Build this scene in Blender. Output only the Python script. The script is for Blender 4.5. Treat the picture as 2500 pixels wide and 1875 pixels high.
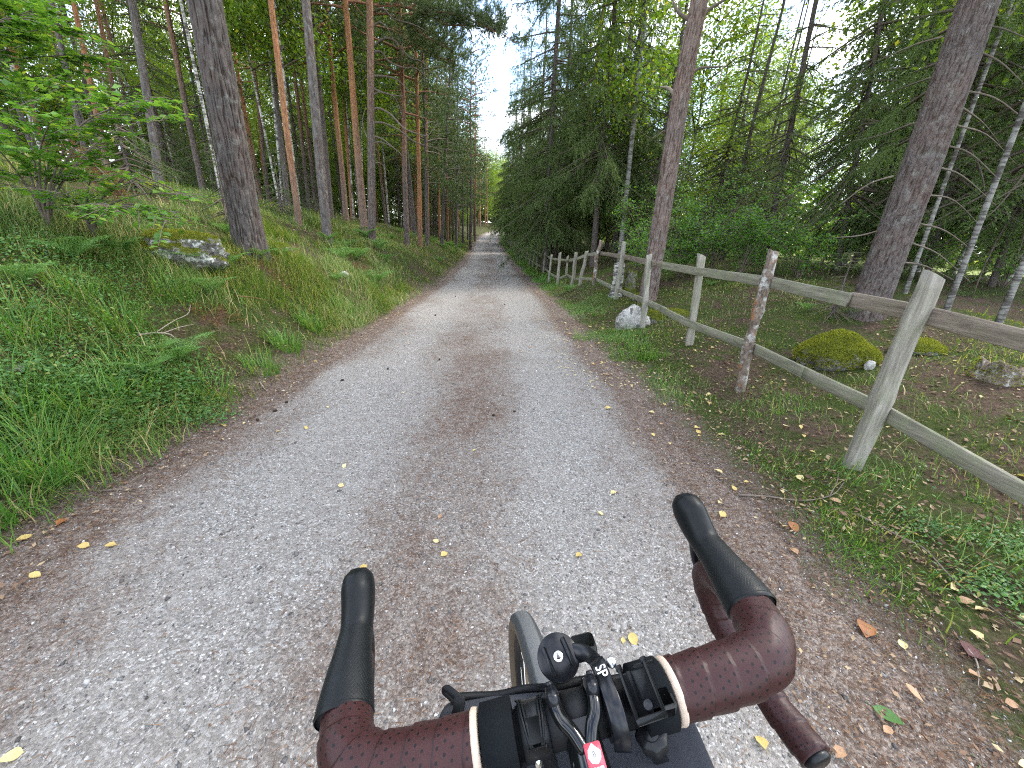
import bpy, math, random
import numpy as np
from mathutils import Matrix, Vector

for o in list(bpy.data.objects): bpy.data.objects.remove(o)
SC = bpy.context.scene
COL = SC.collection
rng = np.random.default_rng(7)

# ------------------------------------------------------------------ camera
F_PX, CXP, CYP = 925.0, 1250.0, 937.5           # focal length and centre in photo pixels (2500 x 1875)
PITCH, ROLL, YAW, CAM_H = math.radians(21.2), math.radians(2.7), math.radians(2.4), 1.37
cf = np.array([math.sin(YAW)*math.cos(PITCH), math.cos(YAW)*math.cos(PITCH), -math.sin(PITCH)])
_r0 = np.array([math.cos(YAW), -math.sin(YAW), 0.0]); _u0 = np.cross(_r0, cf)
cr = _r0*math.cos(ROLL)+_u0*math.sin(ROLL); cu = _u0*math.cos(ROLL)-_r0*math.sin(ROLL)
CAM = np.array([0.0, 0.0, CAM_H])
cam_d = bpy.data.cameras.new('camera'); cam = bpy.data.objects.new('camera', cam_d); COL.objects.link(cam)
cam_d.sensor_width = 36.0; cam_d.lens = 36.0*F_PX/2500.0; cam_d.clip_start = 0.02; cam_d.clip_end = 3000
cam.matrix_world = Matrix(((cr[0], cu[0], -cf[0], CAM[0]), (cr[1], cu[1], -cf[1], CAM[1]), (cr[2], cu[2], -cf[2], CAM[2]), (0, 0, 0, 1)))
SC.camera = cam

# ------------------------------------------------------------------ sky, sun, exposure
SUN_EL, SUN_AZ = math.radians(48), math.radians(62)     # azimuth clockwise from +Y
W = bpy.data.worlds.new('World'); SC.world = W; W.use_nodes = True
wn = W.node_tree; wn.nodes.clear()
sky = wn.nodes.new('ShaderNodeTexSky'); sky.sky_type = 'NISHITA'; sky.sun_disc = False
sky.sun_elevation = SUN_EL; sky.sun_rotation = SUN_AZ; sky.air_density = 1.0; sky.dust_density = 1.2
tc = wn.nodes.new('ShaderNodeTexCoord')
cn = wn.nodes.new('ShaderNodeTexNoise'); cn.inputs['Scale'].default_value = 3.2; cn.inputs['Detail'].default_value = 9; cn.inputs['Roughness'].default_value = .58
mp = wn.nodes.new('ShaderNodeMapping'); mp.inputs['Scale'].default_value = (1, 1, 2.2); mp.inputs['Location'].default_value = (.37, .1, .2)
wn.links.new(tc.outputs['Generated'], mp.inputs['Vector']); wn.links.new(mp.outputs['Vector'], cn.inputs['Vector'])
cr_ = wn.nodes.new('ShaderNodeValToRGB'); cr_.color_ramp.elements[0].position = .45; cr_.color_ramp.elements[1].position = .62
wn.links.new(cn.outputs['Fac'], cr_.inputs['Fac'])
mx = wn.nodes.new('ShaderNodeMixRGB'); mx.inputs[2].default_value = (9.5, 9.8, 10.2, 1)
wn.links.new(cr_.outputs['Color'], mx.inputs[0]); wn.links.new(sky.outputs['Color'], mx.inputs[1])
bg = wn.nodes.new('ShaderNodeBackground'); bg.inputs['Strength'].default_value = 0.15
wo = wn.nodes.new('ShaderNodeOutputWorld')
wn.links.new(mx.outputs['Color'], bg.inputs['Color']); wn.links.new(bg.outputs['Background'], wo.inputs['Surface'])
sd = bpy.data.lights.new('sun', 'SUN'); sd.energy = 1.5; sd.angle = math.radians(14); sd.color = (1, .95, .86)
sun = bpy.data.objects.new('sun', sd); COL.objects.link(sun)
sdir = Vector((math.sin(SUN_AZ)*math.cos(SUN_EL), math.cos(SUN_AZ)*math.cos(SUN_EL), math.sin(SUN_EL)))
sun.rotation_euler = sdir.to_track_quat('Z', 'Y').to_euler(); sun.location = (20, 20, 40)
SC.view_settings.view_transform = 'Standard'; SC.view_settings.look = 'None'; SC.view_settings.gamma = 1.0
SC.view_settings.use_curve_mapping = False
SC.view_settings.exposure = 1.95
SC.render.engine = 'CYCLES'
cy = SC.cycles
cy.use_denoising = False
cy.max_bounces = 5; cy.diffuse_bounces = 3; cy.use_adaptive_sampling = True; cy.adaptive_threshold = .015; cy.glossy_bounces = 3; cy.transmission_bounces = 4; cy.transparent_max_bounces = 6
cy.caustics_reflective = False; cy.caustics_refractive = False
cy.sample_clamp_indirect = 6.0; cy.filter_width = 1.15

# ------------------------------------------------------------------ geometry helpers
def ray(px, py): return cf+cr*(px-CXP)/F_PX-cu*(py-CYP)/F_PX
def at(px, py, d): return CAM+ray(px, py)*d
def proj(p):
    v = np.asarray(p)-CAM; d = v@cf
    return CXP+F_PX*(v@cr)/d, CYP-F_PX*(v@cu)/d, d
def unit(v):
    v = np.asarray(v, float); return v/np.maximum(np.linalg.norm(v, axis=-1, keepdims=True), 1e-9)
def _hash(ix, iy, iz):
    n = (ix*374761393+iy*668265263+iz*2147483647+1013904223) & 0xffffffff
    n = ((n ^ (n >> 13))*1274126177) & 0xffffffff
    n = ((n ^ (n >> 16))*2246822519) & 0xffffffff
    return ((n ^ (n >> 15)) & 0xffff)/32767.5-1.0
def vn(x, y, z=0.0):
    """value noise, -1..1, any array shape"""
    x, y, z = np.broadcast_arrays(np.asarray(x, float), np.asarray(y, float), np.asarray(z, float))
    xi, yi, zi = np.floor(x).astype(np.int64), np.floor(y).astype(np.int64), np.floor(z).astype(np.int64)
    fx, fy, fz = x-xi, y-yi, z-zi
    sx, sy, sz = fx*fx*(3-2*fx), fy*fy*(3-2*fy), fz*fz*(3-2*fz)
    def L(a, b, t): return a+(b-a)*t
    c = [[[_hash(xi+i, yi+j, zi+k) for k in (0, 1)] for j in (0, 1)] for i in (0, 1)]
    return L(L(L(c[0][0][0], c[1][0][0], sx), L(c[0][1][0], c[1][1][0], sx), sy),
             L(L(c[0][0][1], c[1][0][1], sx), L(c[0][1][1], c[1][1][1], sx), sy), sz)
def fbm(x, y, z=0.0, o=4, g=.5):
    s = 0; a = 1; t = 0
    for i in range(o):
        s = s+a*vn(np.asarray(x)*2**i+17*i, np.asarray(y)*2**i-9*i, np.asarray(z)*2**i+5*i); t += a; a *= g
    return s/t
def sm(a, b, x):
    t = np.clip((np.asarray(x, float)-a)/(b-a), 0, 1); return t*t*(3-2*t)

def mesh(name, parts, mats, smooth=False, attrs=None):
    """parts: list of (V, F[, material index]); F is an (m,3) or (m,4) int array"""
    Vs, loops, sizes, mi, off = [], [], [], [], 0
    for p in parts:
        V = np.asarray(p[0], float).reshape(-1, 3); Vs.append(V)
        Fs = p[1] if isinstance(p[1], list) else [p[1]]
        for Fa in Fs:
            Fa = np.asarray(Fa, np.int64)
            if Fa.size == 0: continue
            loops.append((Fa+off).ravel()); sizes.append(np.full(len(Fa), Fa.shape[1])); mi.append(np.full(len(Fa), p[2] if len(p) > 2 else 0))
        off += len(V)
    V = np.concatenate(Vs); loops = np.concatenate(loops); sizes = np.concatenate(sizes); mi = np.concatenate(mi)
    me = bpy.data.meshes.new(name)
    me.vertices.add(len(V)); me.vertices.foreach_set('co', V.astype(np.float32).ravel())
    me.loops.add(len(loops)); me.loops.foreach_set('vertex_index', loops.astype(np.int32))
    me.polygons.add(len(sizes)); st = np.zeros(len(sizes), np.int32); st[1:] = np.cumsum(sizes)[:-1]
    me.polygons.foreach_set('loop_start', st)
    me.polygons.foreach_set('material_index', mi.astype(np.int32))
    if smooth: me.polygons.foreach_set('use_smooth', np.ones(len(sizes), bool))
    for m in (mats if isinstance(mats, (list, tuple)) else [mats]): me.materials.append(m)
    if attrs:
        for k, a in attrs.items():
            at_ = me.attributes.new(k, 'FLOAT', 'POINT'); at_.data.foreach_set('value', np.asarray(a, np.float32).ravel())
    me.update(calc_edges=True)
    return me
def link(name, me, parent=None, loc=None):
    o = bpy.data.objects.new(name, me); COL.objects.link(o)
    if parent is not None: o.parent = parent
    if loc is not None: o.location = loc
    return o
def wloc(o):
    v = np.zeros(3)
    while o is not None: v = v+np.array(o.location); o = o.parent
    return v
def obj(name, parts, mats, parent=None, smooth=False, attrs=None, origin=None):
    """parts are in world coordinates; the object's origin is its parent's, or `origin`"""
    base = wloc(parent) if parent is not None else (np.zeros(3) if origin is None else np.asarray(origin, float))
    parts = [(np.asarray(p[0], float).reshape(-1, 3)-base,)+tuple(p[1:]) for p in parts]
    o = link(name, mesh(name, parts, mats, smooth, attrs), parent)
    if parent is None: o.location = base
    return o
def tag(o, label=None, cat=None, group=None, kind=None):
    for k, v in (('label', label), ('category', cat), ('group', group), ('kind', kind)):
        if v: o[k] = v
    return o
def empty(name, loc):
    o = bpy.data.objects.new(name, None); COL.objects.link(o); o.location = loc; o.empty_display_size = .2
    return o
def copy_tree(o, parent=None):
    c = o.copy(); COL.objects.link(c); c.parent = parent
    for ch in list(o.children): copy_tree(ch, c)
    return c

def frames(P):
    P = np.asarray(P, float); n = len(P)
    T = np.zeros_like(P); T[1:-1] = P[2:]-P[:-2]; T[0] = P[1]-P[0]; T[-1] = P[-1]-P[-2]; T = unit(T)
    a = np.array([0, 0, 1.]) if abs(T[0][2]) < .9 else np.array([1., 0, 0])
    N = np.zeros_like(P); N[0] = unit(np.cross(T[0], a))
    for i in range(1, n):
        v = N[i-1]-T[i]*(N[i-1]@T[i]); N[i] = unit(v)
    return T, N, np.cross(T, N)
def tube(P, R, seg=8, caps=True, R2=None, disp=None):
    """tube along P; R and R2 radii along the two frame axes; disp(theta, s) adds to the radius"""
    P = np.asarray(P, float); n = len(P); R = np.broadcast_to(np.asarray(R, float), (n,)); R2 = R if R2 is None else np.broadcast_to(np.asarray(R2, float), (n,))
    T, N, B = frames(P)
    th = np.linspace(0, 2*math.pi, seg, endpoint=False)
    k = 1.0
    if disp is not None:
        s = np.concatenate([[0], np.cumsum(np.linalg.norm(np.diff(P, axis=0), axis=1))])
        k = disp(th[None, :], s[:, None])
    ca, sa = np.cos(th)[None, :], np.sin(th)[None, :]
    V = P[:, None, :]+N[:, None, :]*((R[:, None]+(k if disp is not None else 0))*ca)[..., None]+B[:, None, :]*((R2[:, None]+(k if disp is not None else 0))*sa)[..., None]
    i, j = np.meshgrid(np.arange(n-1), np.arange(seg), indexing='ij'); j2 = (j+1) % seg
    Fq = np.stack([i*seg+j, i*seg+j2, (i+1)*seg+j2, (i+1)*seg+j], -1).reshape(-1, 4)
    V = V.reshape(-1, 3); Fl = [Fq]
    if caps:
        c0, c1 = len(V), len(V)+1; V = np.vstack([V, P[0], P[-1]])
        jj = np.arange(seg); j2 = (jj+1) % seg
        Fl.append(np.concatenate([np.stack([np.full(seg, c0), j2, jj], -1), np.stack([np.full(seg, c1), (n-1)*seg+jj, (n-1)*seg+j2], -1)]))
    return V, Fl
def crv(pts, n):
    """Catmull-Rom through pts, n samples"""
    p = np.asarray(pts, float); p = np.vstack([2*p[0]-p[1], p, 2*p[-1]-p[-2]])
    t = np.linspace(0, len(pts)-1-1e-6, n); i = t.astype(int); f = (t-i)[:, None]
    a, b, c, d = p[i], p[i+1], p[i+2], p[i+3]
    return .5*((2*b)+(-a+c)*f+(2*a-5*b+4*c-d)*f*f+(-a+3*b-3*c+d)*f**3)
def box(c, ax, ay, az, bev=0.0):
    """box with centre c and half-extent vectors; bev bevels the eight corners a little"""
    c, ax, ay, az = [np.asarray(v, float) for v in (c, ax, ay, az)]
    if not bev:
        s = np.array([[i, j, k] for i in (-1, 1) for j in (-1, 1) for k in (-1, 1)], float)
        V = c+s[:, :1]*ax+s[:, 1:2]*ay+s[:, 2:]*az
        return V, np.array([[0, 1, 3, 2], [4, 6, 7, 5], [0, 4, 5, 1], [2, 3, 7, 6], [0, 2, 6, 4], [1, 5, 7, 3]])
    lx, ly, lz = [np.linalg.norm(v) for v in (ax, ay, az)]; V = []; 
    px = np.array([-1, -1+bev/lx, 1-bev/lx, 1]); 
    bm_x, bm_y, bm_z = bev/lx, bev/ly, bev/lz
    idx = {}
    Fq = []
    for s in [(i, j, k) for i in (-1, 1) for j in (-1, 1) for k in (-1, 1)]:
        for q in range(3):
            w = [s[0]*(1-(bm_x if q != 0 else 0)), s[1]*(1-(bm_y if q != 1 else 0)), s[2]*(1-(bm_z if q != 2 else 0))]
            idx[s+(q,)] = len(V); V.append(c+w[0]*ax+w[1]*ay+w[2]*az)
    Ft = []
    for q, (a, b) in enumerate(((1, 2), (2, 0), (0, 1))):
        for sg in (-1, 1):
            f = []
            for (u, v) in ((-1, -1), (1, -1), (1, 1), (-1, 1)):
                s = [0, 0, 0]; s[q] = sg; s[a] = u; s[b] = v; f.append(idx[tuple(s)+(q,)])
            Fq.append(f if sg > 0 else f[::-1])
    for a, b, e in ((0, 1, 2), (1, 2, 0), (0, 2, 1)):
        for sa in (-1, 1):
            for sb in (-1, 1):
                s1 = [0, 0, 0]; s1[a] = sa; s1[b] = sb; s2 = list(s1); s1[e] = -1; s2[e] = 1
                f = [idx[tuple(s1)+(a,)], idx[tuple(s1)+(b,)], idx[tuple(s2)+(b,)], idx[tuple(s2)+(a,)]]; Fq.append(f)
    for s in [(i, j, k) for i in (-1, 1) for j in (-1, 1) for k in (-1, 1)]: Ft.append([idx[s+(0,)], idx[s+(1,)], idx[s+(2,)]])
    return np.array(V), [np.array(Fq), np.array(Ft)]
def needles(base, d, L, Wd, r=None):
    """one thin triangle per base point"""
    r = r or rng; n = len(base); side = unit(np.cross(d, unit(r.normal(size=(n, 3)))))
    L = np.broadcast_to(L, (n,))[:, None]; Wd = np.broadcast_to(Wd, (n,))[:, None]
    V = np.stack([base-side*Wd/2, base+side*Wd/2, base+d*L], 1).reshape(-1, 3)
    return V, np.arange(3*n).reshape(-1, 3)
def leaves(base, d, nrm, L, Wd, fold=.25):
    """folded leaf of two quads' outline (four triangles' worth of shape in two quads)"""
    n = len(base); d = unit(d); side = unit(np.cross(d, nrm)); nr = unit(np.cross(side, d))
    L = np.broadcast_to(L, (n,))[:, None]; Wd = np.broadcast_to(Wd, (n,))[:, None]
    tip = base+d*L-nr*L*.12; mid = base+d*L*.5
    e1 = base+d*L*.42+side*Wd/2+nr*Wd*fold; e2 = base+d*L*.42-side*Wd/2+nr*Wd*fold
    V = np.stack([base, e1, tip, e2, mid], 1).reshape(-1, 3); k = np.arange(n)[:, None]*5
    Ft = np.concatenate([k+np.array([[0, 4, 1]]), k+np.array([[4, 2, 1]]), k+np.array([[0, 3, 4]]), k+np.array([[4, 3, 2]])])
    return V, Ft

# ------------------------------------------------------------------ materials
class G:
    def __init__(s, name):
        s.m = bpy.data.materials.new(name); s.m.use_nodes = True; s.nt = s.m.node_tree; s.nt.nodes.clear()
        s.out = s.nt.nodes.new('ShaderNodeOutputMaterial')
    def n(s, typ, props=None, **ins):
        x = s.nt.nodes.new('ShaderNode'+typ)
        for k, v in (props or {}).items(): setattr(x, k, v)
        for k, v in ins.items():
            key = int(k[1:]) if k[0] == 'i' and k[1:].isdigit() else k.replace('_', ' ')
            s.set(x.inputs[key], v)
        return x
    def set(s, sock, v):
        if isinstance(v, bpy.types.NodeSocket): s.nt.links.new(v, sock)
        elif isinstance(v, (tuple, list)) and len(v) == 3 and sock.type == 'RGBA': sock.default_value = (*v, 1)
        else: sock.default_value = v
    def co(s, kind='Object'): return s.n('TexCoord').outputs[kind]
    def scaled(s, vec, sc): return s.n('Mapping', Vector=vec, Scale=sc).outputs[0]
    def noise(s, vec, scale, detail=4, rough=.55, dist=0.0): return s.n('TexNoise', Vector=vec, Scale=scale, Detail=detail, Roughness=rough, Distortion=dist).outputs['Fac']
    def vor(s, vec, scale, feat='F1', out='Distance', rand=1.0): return s.n('TexVoronoi', {'feature': feat}, Vector=vec, Scale=scale, Randomness=rand).outputs[out]
    def ramp(s, fac, stops):
        r = s.n('ValToRGB', Fac=fac); e = r.color_ramp.elements
        while len(e) < len(stops): e.new(.5)
        for el, (p, c) in zip(e, stops): el.position = p; el.color = (*c, 1) if isinstance(c, tuple) else (c, c, c, 1)
        return r.outputs['Color']
    def mix(s, f, a, b, mode='MIX'): return s.n('MixRGB', {'blend_type': mode}, i0=f, i1=a, i2=b).outputs[0]
    def math(s, op, a, b=0.0, clamp=False): return s.n('Math', {'operation': op, 'use_clamp': clamp}, i0=a, i1=b).outputs[0]
    def attr(s, name): return s.n('Attribute', {'attribute_name': name}).outputs['Fac']
    def island(s): return s.n('NewGeometry').outputs['Random Per Island']
    def rnd(s): return s.n('ObjectInfo').outputs['Random']
    def sepz(s, vec, ax=2): return s.n('SeparateXYZ', Vector=vec).outputs[ax]
    def bump(s, h, strength=.5, dist=.01): return s.n('Bump', Height=h, Strength=strength, Distance=dist).outputs[0]
    def bsdf(s, col, rough=.8, spec=.3, normal=None, **kw):
        b = s.n('BsdfPrincipled', Base_Color=col, Roughness=rough); b.inputs['Specular IOR Level'].default_value = spec
        if normal is not None: s.set(b.inputs['Normal'], normal)
        for k, v in kw.items(): s.set(b.inputs[k.replace('_', ' ')], v)
        return b.outputs[0]
    def done(s, sh): s.nt.links.new(sh, s.out.inputs['Surface']); return s.m
    def leafy(s, col, trans=.35, rough=.55, spec=.3):
        """leaf: reflecting and letting light through"""
        tcol = s.mix(1.0, col, (1.25, 1.3, .55), 'MULTIPLY')
        t = s.n('BsdfTranslucent', Color=tcol).outputs[0]
        return s.done(s.n('MixShader', i0=trans, i1=s.bsdf(col, rough, spec), i2=t).outputs[0])

def plain(name, col, rough=.6, spec=.4, metal=0.0, var=.0, scale=30, bump=0.0, bscale=200):
    g = G(name); c = col; co = g.co()
    if var: c = g.mix(g.noise(co, scale), tuple(v*(1-var) for v in col), tuple(min(1, v*(1+var)) for v in col))
    nrm = g.bump(g.noise(co, bscale, 3), bump, .001) if bump else None
    return g.done(g.bsdf(c, rough, spec, nrm, Metallic=metal))
def leaf_mat(name, stops, trans=.35, rough=.5, spec=.3, big=None, k=1.18):
    g = G(name); c = g.ramp(g.island(), stops)
    if k != 1.0: c = g.mix(1.0, c, (k*1.04, k, k*.92), 'MULTIPLY')
    if big: c = g.mix(g.math('MULTIPLY', g.rnd(), big[1]), c, big[0])
    return g.leafy(c, trans, rough, spec)
MAT = {}
def bark(name, low, high=None, z0=2.5, z1=6.5, vscale=9, stretch=.22, strength=.9, lichen=0.0, var=.22, near=False):
    g = G(name); co = g.co(); st = g.scaled(co, (1, 1, stretch))
    w = g.n('MixRGB', {'blend_type': 'ADD'}, i0=.10, i1=st, i2=g.n('TexNoise', Vector=st, Scale=6.0, Detail=3).outputs['Color']).outputs[0]
    cr1 = g.vor(w, vscale, 'DISTANCE_TO_EDGE'); cr2 = g.vor(w, vscale*2.3, 'DISTANCE_TO_EDGE')
    fine = g.noise(g.scaled(co, (1, 1, .35)), 24, 3, .6)
    h = g.math('ADD', g.math('MULTIPLY', g.ramp(cr1, [(0, 0.0), (.22, 1.0)]), .8), g.math('ADD', g.math('MULTIPLY', g.ramp(cr2, [(0, 0.0), (.2, 1.0)]), .3), g.math('MULTIPLY', fine, .4)))
    c = low
    if high is not None:
        zz = g.math('ADD', g.sepz(co), g.math('MULTIPLY', g.noise(co, 1.3), 3.0))
        zz = g.math('ADD', zz, g.math('MULTIPLY', g.rnd(), -3.0))
        f = g.ramp(g.math('DIVIDE', g.math('SUBTRACT', zz, z0), z1-z0), [(0, 0.0), (1, 1.0)])
        c = g.mix(f, low, high)
    c = g.mix(g.ramp(fine, [(.3, 0.0), (.7, 1.0)]), g.mix(1.0, c, (1-var,)*3, 'MULTIPLY'), g.mix(1.0, c, (1+var,)*3, 'MULTIPLY'))
    c = g.mix(g.ramp(g.noise(co, 2.2, 5), [(.45, 0.0), (.7, .7)]), c, g.mix(1.0, c, (1.18, 1.0, .92), 'MULTIPLY'))
    # plate gaps: browner inner bark, plus crack shading painted into the colour
    gap = g.ramp(g.attr('gap'), [(.05, 0.0), (.6, 1.0)]) if near else g.ramp(cr1, [(0, 1.0), (.10, 0.0)])
    c = g.mix(g.math('MULTIPLY', gap, .92 if near else .45), c, g.mix(1.0, c, (.42, .34, .29), 'MULTIPLY'))
    if lichen: c = g.mix(g.ramp(g.noise(co, 11, 4, .6), [(.55, 0.0), (.66, lichen)]), c, (.32, .345, .30))
    return g.done(g.bsdf(c, .95, .1, g.bump(h, strength*(.45 if near else 1), .03)))
MAT['bark_grey'] = bark('bark_grey', (.135, .118, .109), lichen=.3)
MAT['bark_near_grey'] = bark('bark_near_grey', (.098, .084, .078), lichen=.22, near=True)
MAT['bark_near_spruce'] = bark('bark_near_spruce', (.125, .104, .096), vscale=30, stretch=.7, lichen=.22, near=True)
MAT['bark_near_right'] = bark('bark_near_right', (.17, .134, .118), (.22, .15, .118), 3.0, 8.0, vscale=20, stretch=.5, lichen=.22, near=True)
MAT['bark_spruce'] = bark('bark_spruce', (.14, .115, .104), vscale=26, stretch=.6, strength=.7, lichen=.3)
MAT['bark_pine'] = bark('bark_pine', (.15, .124, .11), (.31, .175, .108), 1.8, 6.0, vscale=14)
MAT['bark_red'] = bark('bark_red', (.21, .148, .115), (.36, .185, .098), .6, 3.2, vscale=16, strength=.6)
MAT['bark_right'] = bark('bark_right', (.235, .19, .17), (.30, .2, .155), 3.0, 8.0, vscale=15, stretch=.45, lichen=.25)
MAT['twig'] = plain('twig', (.12, .095, .075), .9, .1, var=.4)
MAT['deadwood'] = plain('deadwood', (.16, .13, .105), .9, .1, var=.5, scale=14)
MAT['palewood'] = plain('palewood', (.26, .22, .175), .9, .1, var=.4, scale=20)
MAT['redlimb'] = plain('redlimb', (.26, .13, .085), .9, .1, var=.4, scale=18)
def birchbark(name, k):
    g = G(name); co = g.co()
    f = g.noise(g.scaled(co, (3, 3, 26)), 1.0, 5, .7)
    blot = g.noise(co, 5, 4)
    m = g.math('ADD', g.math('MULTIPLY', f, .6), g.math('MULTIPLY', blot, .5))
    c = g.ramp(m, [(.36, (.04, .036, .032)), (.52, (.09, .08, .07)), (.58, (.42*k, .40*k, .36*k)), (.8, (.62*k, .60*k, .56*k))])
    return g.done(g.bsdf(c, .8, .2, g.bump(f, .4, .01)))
MAT['bark_birch'] = birchbark('bark_birch', 1.0)
MAT['bark_birch_shaded'] = birchbark('bark_birch_shaded', .55)  # same birch bark darkened, shade on the right-hand birches put into its colour
MAT['spruce'] = leaf_mat('spruce_needles', [(0, (.040, .068, .024)), (.5, (.066, .108, .034)), (.85, (.10, .145, .045)), (1, (.14, .16, .06))], .28, .55, .25, ((.075, .125, .035), .6), k=1.36)
MAT['pine'] = leaf_mat('pine_needles', [(0, (.055, .085, .045)), (.5, (.085, .13, .062)), (.9, (.12, .165, .075)), (1, (.20, .17, .08))], .2, .5, .3, ((.10, .15, .05), .6))
MAT['birch_leaf'] = leaf_mat('birch_leaves', [(0, (.085, .155, .022)), (.6, (.14, .235, .035)), (.93, (.20, .29, .05)), (1, (.45, .38, .06))], .5, .45, .3, ((.20, .25, .05), .5))
MAT['far_leaf'] = leaf_mat('far_leaves', [(0, (.05, .09, .025)), (.5, (.085, .14, .035)), (1, (.14, .20, .05))], .35, .6, .2)
MAT['hazel_leaf'] = leaf_mat('hazel_leaves', [(0, (.06, .14, .03)), (.5, (.10, .215, .045)), (.9, (.16, .29, .055)), (1, (.28, .31, .06))], .45, .4, .4)
MAT['bush_leaf'] = leaf_mat('bush_leaves', [(0, (.04, .11, .02)), (.6, (.07, .17, .03)), (1, (.13, .23, .045))], .45, .45, .35, k=1.36)
MAT['bilberry'] = leaf_mat('bilberry_leaves', [(0, (.04, .10, .03)), (.5, (.065, .15, .04)), (.92, (.10, .20, .05)), (1, (.22, .22, .06))], .35, .45, .35, k=1.36)
MAT['fern'] = leaf_mat('fern_fronds', [(0, (.07, .15, .045)), (.7, (.11, .215, .065)), (1, (.16, .26, .07))], .4, .5, .3, k=1.36)
MAT['grass'] = leaf_mat('grass_blades', [(0, (.04, .085, .018)), (.35, (.075, .14, .026)), (.66, (.125, .20, .04)), (.78, (.18, .22, .065)), (.88, (.27, .23, .11)), (1, (.38, .31, .175))], .35, .5, .25, k=1.36)
MAT['grass_lush'] = leaf_mat('lush_grass_blades', [(0, (.045, .12, .025)), (.5, (.08, .19, .035)), (.9, (.14, .25, .05)), (1, (.24, .25, .09))], .4, .45, .3, k=1.36)
MAT['moss'] = leaf_mat('moss_tufts', [(0, (.085, .105, .014)), (.5, (.16, .185, .022)), (1, (.28, .28, .045))], .25, .8, .1)
MAT['deadneedle'] = leaf_mat('dead_needles', [(0, (.10, .05, .03)), (.5, (.17, .085, .045)), (1, (.27, .16, .09))], .1, .8, .1, k=1.0)
MAT['litter'] = leaf_mat('litter_bits', [(0, (.07, .045, .032)), (.4, (.14, .085, .055)), (.7, (.22, .14, .09)), (.9, (.34, .24, .15)), (1, (.48, .38, .22))], .12, .8, .15, k=1.0)
MAT['redneedle'] = leaf_mat('red_brown_needles', [(0, (.10, .045, .022)), (.5, (.17, .075, .035)), (1, (.25, .13, .06))], .15, .8, .1, k=1.0)
MAT['stones'] = (lambda g: g.done(g.bsdf(g.ramp(g.island(), [(0, (.07, .066, .062)), (.35, (.14, .133, .126)), (.7, (.24, .232, .224)), (.88, (.40, .39, .375)), (1, (.68, .66, .62))]), .85, .25)))(G('gravel_stones'))
# ------------------------------------------------------------------ terrain
_ys = np.linspace(-80, 420, 5001)
def _smooth(xs, vs, win):
    v = np.interp(_ys, xs, vs); k = int(win*10) | 1
    return np.convolve(np.pad(v, k//2, mode='edge'), np.ones(k)/k, 'valid')
_cx = _smooth([-80, 0, 12, 30, 60, 74, 90, 110, 150, 420], [-.28, -.28, -.33, -.9, -2.1, -1.7, 1.6, 9, 30, 200], 9)
_rz = _smooth([-80, 3, 8, 14, 25, 38, 60, 75, 90, 120, 420], [.0, 0, -.1, -.25, -.30, 0, .75, 1.75, 3.0, 4.2, 6], 4)
def cxr(y): return np.interp(y, _ys, _cx)
def rzr(y): return np.interp(y, _ys, _rz)
HW = 1.75
_dd = np.linspace(0, 120, 2401)
_bk = np.interp(_dd, [0, .25, .9, 1.5, 2.5, 3.3, 5, 8.5, 13, 20, 60, 120], [0, .06, .50, .88, 1.30, 1.62, 2.1, 2.6, 2.9, 3.2, 4, 5])
_bk = np.convolve(np.pad(_bk, 6, mode='edge'), np.ones(13)/13, 'valid'); _bk -= _bk[0]
def T(x, y):
    x = np.asarray(x, float); y = np.asarray(y, float)
    l = x-cxr(y); dL = np.maximum(0, -l-HW); dR = np.maximum(0, l-HW+.15)
    fade = 1-.75*sm(24, 44, y)
    bank = fade*np.interp(dL, _dd, _bk)
    right = -.02*sm(0, .8, dR)+np.interp(y, [3, 8, 12, 20, 45, 70], [0, .2, .36, .45, .4, .1])*sm(.25, 1.5, dR)+.62*sm(.5, 5.0, dR)*np.interp(y, [0, 3, 8, 40, 70], [.6, .8, 1, .8, .2])-.5*sm(12, 40, dR)
    d = np.maximum(dL, dR)
    n = sm(0, 1.2, d)*(.075*vn(x*.9, y*.9)+.035*vn(x*2.3+7, y*2.3)+.012*vn(x*6, y*6+3))+sm(3, 15, d)*.28*vn(x*.17+3, y*.17)
    crown = .02*(1-np.clip(np.abs(l)/HW, 0, 1)**2)-.012*np.exp(-((l+.75)/.3)**2)-.012*np.exp(-((l-.8)/.3)**2)
    return rzr(y)*(1-.3*sm(10, 60, dR))+bank+right+n+crown
def TZ(x, y): return float(T(x, y))
_ts = np.geomspace(.4, 300, 6000)
def hit(px, py):
    d = ray(px, py); P = CAM+d*_ts[:, None]; z = T(P[:, 0], P[:, 1]); i = np.argmax(P[:, 2] < z)
    if i == 0: i = len(_ts)-1
    t0, t1 = _ts[i-1], _ts[i]
    for _ in range(20):
        tm = (t0+t1)/2; p = CAM+d*tm
        if p[2] < TZ(p[0], p[1]): t1 = tm
        else: t0 = tm
    return CAM+d*t1, t1

def gx(y): return cxr(y)
def litter_mask(x, y):
    """where brown needle litter lies on the road, 0..1"""
    l = np.asarray(x)-cxr(y)
    tr = np.exp(-((l+.82)/.36)**2)+np.exp(-((l-.74)/.30)**2)
    n = fbm(np.asarray(x)*1.3, np.asarray(y)*.55, 3, 4)+.55*fbm(np.asarray(x)*5, np.asarray(y)*3.2, 9, 3)
    edge = sm(1.25, 1.68, np.abs(l+.05))*1.2
    near = .25*sm(6, 1.5, y)*np.exp(-((l+.05)/.6)**2)
    return np.clip(.42-.50*tr+.58*n+edge+near+.10*np.exp(-(l/.4)**2), 0, 1.4)

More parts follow.
